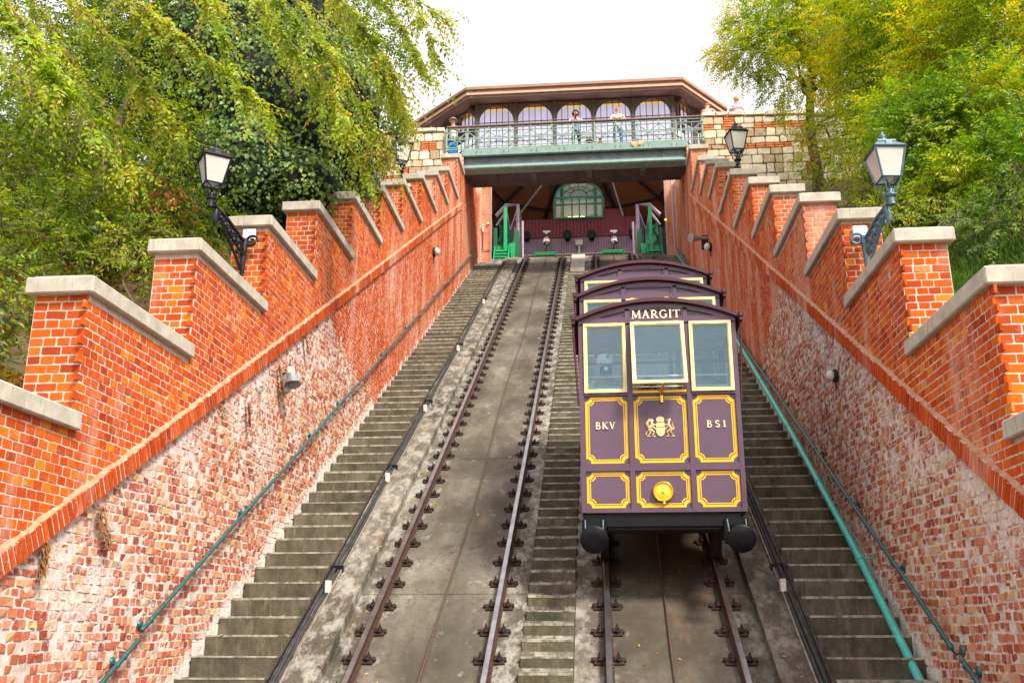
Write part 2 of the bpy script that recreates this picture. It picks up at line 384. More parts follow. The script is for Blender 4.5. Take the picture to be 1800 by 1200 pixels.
M['steel'] = plain('stainless_steel', (.72, .70, .66), .18, 1.0, .1, 5); M['ledge'] = plain('dirty_ledge_mortar', (.44, .25, .16), .92, 0, .3, 14, .5); M['wallwhite'] = plain('ledge_plaster', (.60, .57, .53), .9, 0, .2, 9, .4)
M['glass'] = glass_mat('coach_window_glass', (.80, .96, 1.0), .09, .02, .05, (.22, .58, .80), (.60, .85, 1.0)); M['arcglass'] = glass_mat('arcade_glass', (.93, .93, .97), .10, .04)  # coach glass: blue gloss and haze tints stand in for reflected sky
M['cabglass'] = glass_mat('cabin_glass', (.85, .9, .85), .12, .02)
def soil_mat():
    g = G('leafy_soil'); c = g.ramp(g.noise(3, 6, .7), [(.3, (.05, .035, .018)), (.5, (.12, .075, .035)), (.7, (.10, .11, .03))])
    c = g.mix(g.ramp(g.noise(11, 5, .7), [(.55, 0.0), (.7, .8)]), c, (.22, .12, .045))
    return g.done(c, .95, bump=g.bump(g.noise(18, 6, .7), 1.0, .05))
M['soil'] = soil_mat()
M['skin'] = plain('skin', (.62, .34, .23), .55, 0, .06, 20); M['skin2'] = plain('tanned_skin', (.52, .25, .15), .55, 0, .06, 20)
def cloth(name, c): return plain(name, c, .85, 0, .12, 14, .3)

# ================================================================ SETTING
YE = 38.0                                   # upper end of the incline
WX = 4.07                                   # inner face of the retaining walls
def sz(y): return T*y
# far ground sheet
mb = MB(); mb.box(-900, 900, -900, 1100, -3.2, -3.0); tag(mb.build('ground', M['soil']), kind='structure')
# hillsides on both sides of the cutting
def hillside(sgn):
    V = []; F = []
    xs = [0, .3, .8, 1.5, 2.4, 3.6, 5.2, 7.5, 11, 16, 24, 40, 70, 120]; ys = list(np.arange(-6, 36.1, .6))
    for y in ys:
        for d in xs:
            q = min(1, max(0, (y-17)/6)); off = 3.75+(.36*(1-q)+.02*q)*min(d, 6.5)+.06*max(0, d-6.5)-.35*q
            z = T*min(y, 33)+off+.10*math.sin(y*2.1+d*3)+.08*math.sin(y*5.3-d*4)
            if y > 30.0: z = min(z, 22.4+(.10*math.sin(d*3)))
            V.append((sgn*(4.62+d), y, z))
    n = len(xs)
    for i in range(len(ys)-1):
        for j in range(n-1): F.append((i*n+j, (i+1)*n+j, (i+1)*n+j+1, i*n+j+1))
    me = npmesh('hillside', np.array(V), np.array(F), M['soil'], smooth=True)
    tag(link('hillside', me), kind='structure')
hillside(-1); hillside(1)
mb = MB(); mb.box(-120, -4.62, 32.9, 90, -3, 23.6); mb.box(4.62, 120, 32.9, 90, -3, 23.6); mb.box(-4.61, 4.61, 56, 90, -3, 23.6)
tag(mb.build('castle_terrace', M['soil']), kind='structure')

# sloping concrete track bed, cast in slabs
def slope_quad_box(mb, x0, x1, y0, y1, o0, o1):
    """box lying on the incline between offsets o0 (bottom) and o1 (top)"""
    vs = [(x, y, T*y+o) for o in (o0, o1) for y in (y0, y1) for x in (x0, x1)]
    return mb.add(vs, [(0, 2, 3, 1), (4, 5, 7, 6), (0, 1, 5, 4), (2, 6, 7, 3), (0, 4, 6, 2), (1, 3, 7, 5)])
bedroot = tag(empty('track_bed', (0, 0, 0)), kind='structure')
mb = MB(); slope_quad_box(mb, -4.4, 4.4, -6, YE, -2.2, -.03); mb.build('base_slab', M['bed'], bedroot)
joints = [-6, -1.0, 3.8, 8.2, 12.87, 17.2, 21.3, 25.4, 28.8, 32.1, 35.2, YE]
for (xa, xb) in ((-2.48, -.31), (.31, 2.48)):
    for a, b in zip(joints[:-1], joints[1:]):
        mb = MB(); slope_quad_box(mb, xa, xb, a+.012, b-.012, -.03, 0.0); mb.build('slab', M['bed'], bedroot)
for (xa, xb) in ((-3.02, -2.48), (2.48, 3.02)):
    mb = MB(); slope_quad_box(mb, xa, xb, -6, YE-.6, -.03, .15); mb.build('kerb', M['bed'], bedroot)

# stairways: every step its own block
def stairway(x0, x1, pitch, y_start, y_end, off, label, light=0.5):
    root = tag(empty('stairway', ((x0+x1)/2, y_start, T*y_start)), label, 'stairs')
    n = int((y_end-y_start)/pitch); O = Vector(root.location); rise = pitch*T; var = []
    w = x1-x0
    for k in range(5):
        mb = MB(); mb.tint = .2+.15*k
        e = .004*(k-2)
        mb.box(-w/2, w/2, 0, pitch+.06, -.45, rise+e, bev=.012)
        mb.mi = 1; mb.box(-w/2+.01, w/2-.01, -.004, .03, rise+e-.016-.004*k, rise+e+.003, bev=.003); mb.mi = 0
        var.append(mb.mesh('step', [M['step'], M['nosing']]))
    for i in range(n):
        y = y_start+i*pitch
        o = link('step', var[rnd.randrange(5)], root, Vector(((x0+x1)/2+rnd.uniform(-.006, .006), y+rnd.uniform(-.006, .006), T*y+off-rise+rnd.uniform(-.005, .005)))-O)
        o.rotation_euler = (0, rnd.uniform(-.004, .004), rnd.uniform(-.006, .006))
    return root
stairway(-4.05, -3.03, .383, 10.885-.383*9, 36.05, .20, 'broad worn concrete stairs beside the wall with the grey bell lamp')
stairway(3.03, 4.05, .383, 10.885-.383*9, 36.05, .20, 'broad worn concrete stairs under the turquoise drain pipe')
stairway(-.305, .305, .30, 11.14-.3*10, 34.6, .10, 'narrow mossy concrete stairs running up between the two tracks')
mb = MB(); slope_quad_box(mb, -.27, .27, 34.6, YE-.3, 0, .13)
tag(mb.build('concrete_ramp', M['coping']), 'smooth grey concrete ramp continuing the middle stairs to the purple wall', 'ramp')
for s, lb in ((-1, 'flat concrete landing slab at the top of the stairs by the left green steps'), (1, 'flat concrete landing slab at the top of the stairs behind the coach')):
    mb = MB(); slope_quad_box(mb, s*2.95, s*4.05, 36.0, 37.5, -.4, -.06)
    tag(mb.build('landing', M['coping']), lb, 'landing')

# ---------------------------------------------------------------- tracks
def fastening_mesh(k):
    mb = MB(); r = random.Random(k)
    Mx = Matrix.Rotation(SLOPE, 4, 'X')
    mb.box(-.185, .185, -.08, .08, -.01, .035, Mx, .012)
    for s in (-1, 1):
        for q in (-1, 1):
            mb.box(s*.05, s*.13, q*.028-.020, q*.028+.020, .03, .075, Mx, .012)
            c = Mx @ Vector((s*.115, q*.045, .05)); mb.lathe([(.024, -.03), (.026, .03), (.012, .045), (.010, .075)], c, Mx @ Vector((0, 0, 1)), 6, False)
        mb.box(s*.14, s*.20+s*.02*r.random(), -.04+.03*r.random(), .05, -.01, .05+.02*r.random(), Mx, .015)
    return mb.mesh('fastening', M['darkrust'])
fmesh = [fastening_mesh(k) for k in range(3)]
def track(xl, xr, label, y0=2.0, y1=37.9, phase=.0):
    root = tag(empty('railway_track', ((xl+xr)/2, y0, T*y0)), label, 'track', 'funicular tracks')
    O = Vector(root.location)
    for x in (xl, xr):
        mb = MB()
        prof = [(-.055, .03), (.055, .03), (.055, .04), (.010, .055), (.010, .115), (.034, .125), (.034, .155), (.028, .162), (-.028, .162), (-.034, .155), (-.034, .125), (-.010, .115), (-.010, .055), (-.055, .04)]
        vs = [(x+a, y, T*y+b*1.1) for y in (y0, y1) for a, b in prof]; n = len(prof)
        for i in range(n):
            mb.mi = 0 if i in (6, 7, 8) else 1
            mb.add([vs[i], vs[(i+1) % n], vs[n+(i+1) % n], vs[n+i]], [(0, 1, 2, 3)])
        mb.build('rail', [M['rail'], M['rust']], root, -O)
        y = y0+.3+phase
        while y < y1-.2:
            o = link('fastening', fmesh[rnd.randrange(3)], root, Vector((x, y, T*y+.0))-O); o.scale = (.93, .9, .85); o.rotation_euler = (0, 0, rnd.uniform(-.06, .06)+(math.pi if rnd.random() < .5 else 0)); 
            if abs(o.rotation_euler.z) > 1: o.rotation_euler.z = rnd.uniform(-.05, .05)
            y += .527
    return root
track(-2.145, -.645, 'empty funicular track of two worn rails with rusty fastenings, left of the coach', phase=.24)
track(.70, 2.145, 'funicular track of two rails running under the plum coloured coach', phase=.24)
for x, lb in ((-1.36, 'thin rusty haul cable lying down the middle of the empty track'), (1.42, 'thin haul cable lying between the rails beneath the coach')):
    mb = MB(); mb.tube([(x+.03*math.sin(i*.7), 2+i*1.2, T*(2+i*1.2)+.035) for i in range(31)], .013, 6); tag(mb.build('haul_cable', M['cable']), lb, 'cable')

# cable conduits on the kerbs
M['conduit'] = plain('dusty_black_conduit', (.030, .032, .034), .7, 0, .5, 9); M['pipe_old'] = plain('weathered_grey_pipe', (.20, .17, .14), .7, 0, .4, 9)
def conduit(s, label):
    root = tag(empty('cable_conduit', (s*2.95, 6, T*6)), label, 'pipe'); O = Vector(root.location)
    for k, (dx, r, z, m) in enumerate(((0.0, .024, .19, 'conduit'), (-s*.048, .018, .18, 'conduit'), (-s*.085, .014, .170, 'pipe_old'), (s*.03, .012, .24, 'black'))):
        pts = [(s*2.93+dx+.008*math.sin(i*1.3+k), 3+i*1.1, T*(3+i*1.1)+z+.012*math.sin(i*1.7+k*2)) for i in range(31)]
        mb = MB(); mb.tube(pts, r, 7); mb.build('pipe', M[m], root, -O)
    for y in (7.2, 9.9, 12.62, 15.9, 19.2, 23.6, 28.9):
        mb = MB(); mb.box(s*2.83, s*2.90, y-.05, y+.05, T*y+.15, T*y+.31, bev=.01); mb.build('junction_box', M['offwhite'], root, -O)
        mb = MB(); mb.box(s*2.99, s*2.81, y+.5, y+.54, T*y+.42, T*y+.53); mb.build('clip', M['black'], root, -O)
conduit(-1, 'bundle of black cable pipes clipped along the kerb of the empty track')
conduit(1, 'bundle of black cable pipes along the kerb beside the coach')

# ---------------------------------------------------------------- brick retaining walls
LC = [(-3.3, 3.3), (-1.0, 4.72), (1.35, 6.02), (3.65, 7.3), (5.93, 8.83), (8.2, 10.12), (10.45, 11.42), (12.75, 12.72), (15.0, 13.97), (17.3, 15.22), (19.65, 16.47), (21.9, 17.7), (24.25, 19.0), (26.55, 20.22), (28.65, 21.4), (30.8, 22.97)]
RC = [(-3.3, 3.2), (-1.0, 4.6), (1.35, 5.9), (3.65, 7.2), (6.0, 8.62), (8.28, 9.97), (10.54, 11.27), (12.81, 12.52), (15.0, 13.77), (17.39, 15.05), (19.64, 16.30), (22.1, 17.71), (24.5, 19.10), (26.5, 20.2), (28.65, 21.4), (30.9, 22.97)]
WEND = 37.5
SB, ST = 3.10, 3.30                         # string course offsets above the incline
CH = .165                                   # coping thickness
def brick_arrays(C0, U, Vv, N, hl, hh, depth, bev, tint, jit):
    """C0 (n,3) centres on the wall face; U,V,N unit vectors; hl,hh half sizes (n,)"""
    n = len(C0); u = np.asarray(U); v = np.asarray(Vv); nn = np.asarray(N)
    pr = depth[:, None]                     # how proud
    corners = [(-1, -1), (1, -1), (1, 1), (-1, 1)]
    base = []; front = []
    rot = rng.normal(0, min(jit*.25, .035), n)
    for a, b in corners:
        du = (a*hl)[:, None]*u+(b*hh)[:, None]*v
        du = du+rot[:, None]*((a*hl)[:, None]*v-(b*hh)[:, None]*u)
        j = rng.normal(0, jit, (n, 2))*.22*hh[:, None]
        du2 = du+j[:, :1]*u+j[:, 1:]*v
        base.append(C0+du2-nn*.02); 
        f = 1-bev/np.maximum(hl, 1e-3); g_ = 1-bev/np.maximum(hh, 1e-3)
        d3 = (a*hl*f)[:, None]*u+(b*hh*g_)[:, None]*v+rot[:, None]*((a*hl)[:, None]*v-(b*hh)[:, None]*u)+j[:, :1]*u+j[:, 1:]*v
        front.append(C0+d3+nn*(pr+rng.normal(0, jit*.012, n)[:, None]))
    V = np.stack(base+front, 1)             # n,8,3
    F0 = np.array([(4, 5, 6, 7), (0, 1, 5, 4), (1, 2, 6, 5), (2, 3, 7, 6), (3, 0, 4, 7)])
    if np.dot(np.cross(u, v), nn) < 0: F0 = F0[:, ::-1]
    return V, F0, tint
def emit_bricks(name, batches, mat, root, limit=300, objname=None, need=6.0):
    """batches: list of (V(n,8,3), F0, tint(n)). The largest in view become parts, the rest one mesh."""
    items = []
    for bi, (V, F0, t) in enumerate(batches):
        if len(V) == 0: continue
        c = V.mean(1); cc = (c-CAM) @ RW; x = 900+FPX*cc[:, 0]/cc[:, 2]; y = 600-FPX*cc[:, 1]/cc[:, 2]
        vis = (cc[:, 2] > 1) & (x > -5) & (x < 1805) & (y > -5) & (y < 1205)
        p0 = (V[:, 4]-CAM) @ RW; p1 = (V[:, 6]-CAM) @ RW
        ar = np.abs((p1[:, 0]/p1[:, 2]-p0[:, 0]/p0[:, 2])*(p1[:, 1]/p1[:, 2]-p0[:, 1]/p0[:, 2]))*FPX*FPX
        ar = np.where(vis, ar, -1)
        items += [(ar[i], bi, i) for i in range(len(V))]
    items.sort(key=lambda q: -q[0])
    chosen = set((b, i) for a, b, i in items[:limit] if a > 8)
    Vs = []; Fs = []; Ts = []; k = 0
    O = np.array(root.location)
    for bi, (V, F0, t) in enumerate(batches):
        keep = np.array([(bi, i) not in chosen for i in range(len(V))], dtype=bool)
        W = V[keep]; m = len(W)
        if m:
            Vs.append(W.reshape(-1, 3)); Fs.append((F0[None]+(np.arange(m)*8)[:, None, None]).reshape(-1, 4)+k); Ts.append(np.repeat(t[keep], len(F0))); k += m*8
    if Vs:
        me = npmesh(name+'work', np.concatenate(Vs)-O, np.concatenate(Fs), mat, np.concatenate(Ts)); o = link(name+'work', me, root); o['kind'] = 'stuff'
    for b, i in chosen:
        V, F0, t = batches[b]; W = V[i]; c = W.mean(0)
        me = npmesh(name, W-c, F0, mat, np.full(len(F0), t[i])); link(objname or name, me, root, c-O)

def make_wall(s, CL, label):
    root = tag(empty('retaining_wall', (s*WX, 0, 0)), label, 'brick wall', 'brick retaining walls of the cutting')
    O = np.array(root.location)
    fronts = np.array([c[0] for c in CL]); tops = np.array([c[1] for c in CL])
    def top_at(y):
        i = np.clip(np.searchsorted(fronts, y, side='right')-1, 0, len(CL)-1); return tops[i]
    X = s*WX; XO = s*(WX+.53); N = (-s, 0, 0)
    # mortar body: lower part, upper stepped part
    mb = MB(); O3 = Vector(root.location)
    def prism_yz(pts, xa, xb, m):
        mb.mi = m; mb.prism(pts, xa-O[0], xb-O[0], 'YZ')
    low = [(-3.3, -3), (WEND, T*WEND-2), (WEND, T*WEND+SB), (-3.3, T*-3.3+SB)]
    prism_yz(low, X, XO, 0)
    for i, (y, z) in enumerate(CL):
        y1 = CL[i+1][0] if i+1 < len(CL) else 32.28
        prism_yz([(y+.04, T*(y+.04)+SB-.01), (y1+.045, T*(y1+.045)+SB-.01), (y1+.045, z-CH+.002), (y+.04, z-CH+.002)], X, XO, 1)
    prism_yz([(32.28, T*32.28+SB-.01), (WEND, T*WEND+SB-.01), (WEND, 24.75), (32.28, 23.7)] , X, XO, 1)
    mb.build('mortar_core', [M['mortar_old'], M['mortar_new']], root)
    # copings, one stone per merlon
    for i, (y, z) in enumerate(CL):
        y1 = CL[i+1][0]+.04 if i+1 < len(CL) else 32.2
        mb = MB(); mb.box(X-s*.07-O[0], s*(WX+.60)-O[0], y-.05, y1+.02, z-CH, z, bev=.014)
        mb.prism([(y+.0, z-.001), (y1, z-.001), (y1, z+.02), (y+.0, z+.02)], X-s*.01-O[0], s*(WX+.54)-O[0], 'YZ')
        mb.build('coping', M['coping'], root)
    # ---- side face, upper zone (header bond)
    P, Hc = .142, .0868; batches = []; C0 = []; hl = []; tt = []
    for j in range(int(-2/Hc), int(24/Hc)):
        z = (j+.5)*Hc; off = (j % 2)*P/2
        ys = np.arange(-3.2, WEND, P)+off+rng.normal(0, .002, len(np.arange(-3.2, WEND, P)))
        tp = np.where(ys < 32.28, top_at(ys)-CH, 23.7+(ys-32.28)*.19)
        lowb = T*ys+np.where(ys < 31.9, ST-.02, SB)
        ok = (z > lowb) & (z+Hc*.5 < tp+.02) & (ys < WEND-.08)
        ys = ys[ok]; C0.append(np.stack([np.full(len(ys), X), ys, np.full(len(ys), z)], 1))
    C0 = np.concatenate(C0); n = len(C0); base = rng.beta(2.2, 2.2, n); base = np.clip(base+.25*np.sin(C0[:, 1]*1.7+C0[:, 2]*2.3)*.3, 0, 1)
    batches.append(brick_arrays(C0, (0, 1, 0), (0, 0, 1), N, np.full(n, P/2-.0068)+rng.normal(0, .0020, n), np.full(n, Hc/2-.0068)+rng.normal(0, .0014, n), rng.uniform(.002, .006, n), .0015, base, .09))
    # ---- merlon front faces
    C0 = []; hls = []
    for i in range(1, len(CL)):
        y, z = CL[i]; zb = CL[i-1][1]; j0 = int(zb/Hc)-1
        for j in range(j0, int((z-CH)/Hc)+1):
            zc = (j+.5)*Hc
            if zc < zb-.06 or zc+Hc*.4 > z-CH+.02: continue
            pat = [.135, .13, .135, .13] if j % 2 else ([.20, .13, .20] if (j//2) % 2 else [.125, .20, .205])
            if i % 2: pat = pat[::-1]
            x = 0
            for w in pat: C0.append((s*(WX+x+w/2), y+.04, zc)); hls.append(w/2-.0068); x += w
    C0 = np.array(C0); n = len(C0); hls = np.array(hls)
    fb = brick_arrays(C0, (1, 0, 0), (0, 0, 1), (0, -1, 0), hls+rng.normal(0, .002, n), np.full(n, Hc/2-.0070), rng.uniform(.002, .006, n), .0015, rng.beta(2, 2.4, n), .07)
    batches.append(fb)
    emit_bricks('brick', batches, M['brick_new'], root, 300)
    # ---- lower zone: weathered bricks near, repointed orange bricks higher up the hill
    if s < 0: newf = lambda y, z: y > 16.2+(12.2-z)*.9+(z-T*y)*-.0+((z-T*y) < 2.9)*((2.9-(z-T*y))*1.0)
    else: newf = lambda y, z: y > 17.6+(2.9-(z-T*y))*1.1
    P2, H2 = .121, .0855
    O0 = []; N0 = []
    for j in range(int(-3/H2), int(26/H2)):
        zc = (j+.5)*H2; ysb = np.arange(-3.2, WEND-.1, P2); ys = ysb+(j % 2)*P2/2+rng.normal(0, .008, len(ysb))
        z = zc+.018*np.sin(ys*1.1+j*.15)+.008*np.sin(ys*5+j)
        ok = (z-H2*.5 > T*ys-.15) & (z+H2*.5 < T*ys+SB+.02)
        ys = ys[ok]; z = z[ok]; isn = np.array([newf(a, b+.1*math.sin(a*9+b*7)) for a, b in zip(ys, z)], dtype=bool)
        pts = np.stack([np.full(len(ys), X), ys, z], 1); O0.append(pts[~isn]); pn = pts[isn]; pn[:, 2] = zc; N0.append(pn)
    O0 = np.concatenate(O0); N0 = np.concatenate(N0)
    O0 = O0[rng.random(len(O0)) > .07]; n = len(O0)
    ob = brick_arrays(O0, (0, 1, 0), (0, 0, 1), N, np.clip(rng.normal(P2/2-.0085, .0045, n), .035, .058), np.clip(rng.normal(H2/2-.0092, .003, n), .025, .039), rng.uniform(.0015, .008, n), .002, rng.random(n), .36)
    n = len(N0)
    nb = brick_arrays(N0, (0, 1, 0), (0, 0, 1), N, np.full(n, P2/2-.007)+rng.normal(0, .003, n), np.full(n, H2/2-.0065), rng.uniform(.003, .009, n), .004, rng.beta(2, 3, n), .12)
    emit_bricks('weathered_brick', [ob], M['brick_old'], root, 300)
    emit_bricks('repointed_brick', [nb], M['brick_new'], root, 60)
    # ---- string course of soldier bricks, following the incline
    cs, sn = math.cos(SLOPE), math.sin(SLOPE); U = np.array((0, cs, sn)); Vn = np.array((0, -sn, cs))
    hh = (ST-SB)*cs/2; w = .082; L = 33.0; k = np.arange(int((L+3)/w*1/ cs)); yy = -3+(k+.5)*w*cs
    C0 = np.stack([np.full(len(yy), X), yy, T*yy+(SB+ST)/2], 1); C0 = C0[yy < 31.9]; n = len(C0)
    sb = brick_arrays(C0, U, Vn, N, np.full(n, w/2-.0065), np.full(n, hh)+rng.normal(0, .002, n), rng.uniform(.060, .066, n), .002, np.clip(rng.normal(.27, .14, n), 0, 1), .09)
    emit_bricks('soldier_brick', [sb], M['brick_new'], root, 300)
    mb = MB(); Xi = X-O[0]; slope_quad_box(mb, Xi, Xi-s*.057, -3.2, 31.9, SB+.006, ST-.004); mb.build('course_mortar', M['mortar_new'], root); mb = MB()
    prof = [(0, SB-.02), (-s*.045, SB+.01), (-s*.054, ST-.01), (-s*.035, ST+.004), (0, ST+.03)]
    yv = np.arange(-3.2, 31.9, .15); vs = []
    for y in yv:
        for q, (a, b) in enumerate(prof): vs.append((Xi+a*(1+.1*math.sin(y*9)), y, T*y+b+(.016*math.sin(y*13)+.016*math.sin(y*29) if q == 4 else 0)))
    m = len(prof); mb.add(vs, [(i*m+j, (i+1)*m+j, (i+1)*m+j+1, i*m+j+1) for i in range(len(yv)-1) for j in range(m-1)])
    mb.build('mortar_ledge', M['ledge'], root)
    # plaster fillet where the stairs meet the wall
    mb = MB(); y = 7.5
    while y < 36.8:
        for q in range(4):
            a = y+q*.096; h = T*a+.02+.24*rnd.random()**1.5
            if rnd.random() < .8: mb.box(Xi, Xi-s*(.005+.012*rnd.random()), a, a+.096+.03*rnd.random(), T*a-.05, h+.08, bev=.004)
        y += .383
    mb.build('plaster_fillet', M['wallwhite'], root)
    return root
make_wall(-1, LC, 'orange brick retaining wall with stepped stone copings and grey bell lamp, below the ivy')
make_wall(1, RC, 'orange brick retaining wall with stepped stone copings, carrying the long turquoise pipe')

# ================================================================ FOOTBRIDGE AND ITS RAILING
DZ = 23.86                                  # deck level
bridge = tag(empty('footbridge', (0, 32.4, DZ)), 'grey green steel footbridge spanning the cutting between the two brick walls', 'bridge'); O = Vector(bridge.location)
def bb(name, m, *a, parent=None, org=None, bev=.008):
    mb = MB(); mb.box(*a, bev=bev); return mb.build(name, M[m] if isinstance(m, str) else m, parent if parent else bridge, -(org if org is not None else O))
bb('fascia_girder', 'girder', -4.12, 4.12, 32.26, 32.40, 23.62, 23.88)
bb('girder_web', 'girder_d', -4.05, 4.05, 32.44, 32.50, 23.30, 23.62)
mb = MB(); mb.prism([(32.30, 23.10), (32.62, 23.02), (32.62, 23.06), (32.50, 23.31), (32.42, 23.31), (32.27, 23.14)], -4.05, 4.05, 'YZ'); mb.build('lower_flange', M['girder'], bridge, -O)
bb('deck', 'soffit', -4.2, 4.2, 32.5, 35.0, 23.62, 23.84)
bb('soffit_plate', 'soffit', -4.05, 4.05, 32.64, 33.46, 23.05, 23.12)
bb('rear_web', 'soffit', -4.05, 4.05, 33.36, 33.44, 23.12, 23.62)
for x in (-2.9, -1.45, 0, 1.45, 2.9): bb('cross_beam', 'soffit', x-.03, x+.03, 32.66, 33.44, 23.00, 23.05)
for x in (-1.5, .55, 2.5): bb('hanger_plate', 'girder_d', x-.10, x+.10, 32.66, 33.2, 22.97, 23.05)
for i in range(8):
    x = -3.5+i*1.02; mb = MB()
    for a in (-.09, .09):
        for b in (-.035, .035): mb.lathe([(.018, 0), (.018, .012), (.008, .018)], (x+a, 32.26, 23.75+b), (0, -1, 0), 6, False)
    mb.build('rivet_group', M['girder_d'], bridge, -O)
for i in range(5): bb('stiffener', 'girder_d', -3.2+i*1.6, -3.18+i*1.6, 32.40, 32.44, 23.30, 23.62)

rl = tag(empty('bridge_railing', (0, 32.36, DZ)), 'pale green cast iron railing of crossed bars and rings along the footbridge', 'railing'); O = Vector(rl.location)
XL0, XR0, YR = -4.72, 4.70, 32.36
bb('top_rail', 'railtop', XL0, XR0, YR-.06, YR+.07, 24.84, 24.90, parent=rl, org=O, bev=.015)
for z, h in ((24.79, .03), (24.66, .028), (24.40, .022), (24.34, .022), (24.03, .028), (23.95, .03)): bb('rail_bar', 'railing', XL0, XR0, YR-.018, YR+.018, z-h/2, z+h/2, parent=rl, org=O, bev=.004)
ncell = 12; cw = (XR0-XL0)/ncell
for i in range(ncell+1):
    x = XL0+i*cw; bb('baluster', 'railing', x-.028, x+.028, YR-.026, YR+.026, 23.88, 24.84, parent=rl, org=O, bev=.006)
    mb = MB()
    for z in (24.66, 24.03): mb.ball((x, YR-.02, z), .042, 8)
    mb.build('boss', M['railing'], rl, -O)
for i in range(ncell):
    xc = XL0+(i+.5)*cw; zc = 24.345; mb = MB(); hw, hh = cw/2, .30
    rr = .10 if i % 2 == 0 else .035
    for a in range(8):
        an = a*math.pi/4; c_, s_ = math.cos(an), math.sin(an)
        k = min(hw/abs(c_) if abs(c_) > .01 else 9, hh/abs(s_) if abs(s_) > .01 else 9)
        if a % 2: k = math.hypot(hw, hh); c_, s_ = (hw*(1 if c_ > 0 else -1))/k, (hh*(1 if s_ > 0 else -1))/k
        mb.tube([(xc+c_*rr, YR, zc+s_*rr), (xc+c_*k, YR, zc+s_*k)], .017, 6, sm=False)
    mb.build('lattice_bars', M['railing'], rl, -O)
    mb = MB()
    pts = [(xc+math.cos(t*math.pi/8)*rr, YR-.01, zc+math.sin(t*math.pi/8)*rr) for t in range(17)]; mb.tube(pts, .020, 6, caps=False)
    mb.build('ring', M['railing'], rl, -O)
bb('deck_edging', 'ivory', XL0+.6, XR0-.55, YR-.03, YR+.1, 23.885, 23.915, parent=rl, org=O, bev=.004)

g = G('glowing_roller_blind'); d_ = g.n('BsdfPrincipled', {'Base Color': (.78, .74, .84), 'Roughness': .8, 'Emission Color': (.80, .74, .88), 'Emission Strength': .34}); g.t.links.new(d_.outputs[0], g.out.inputs[0]); M['blind'] = g.m  # blind emission stands in for light inside the hall
M['glowceil'] = emit_mat('warm_ceiling_glow', (.90, .62, .22), .55)  # emissive strip, glow painted in for a lamplit hall ceiling
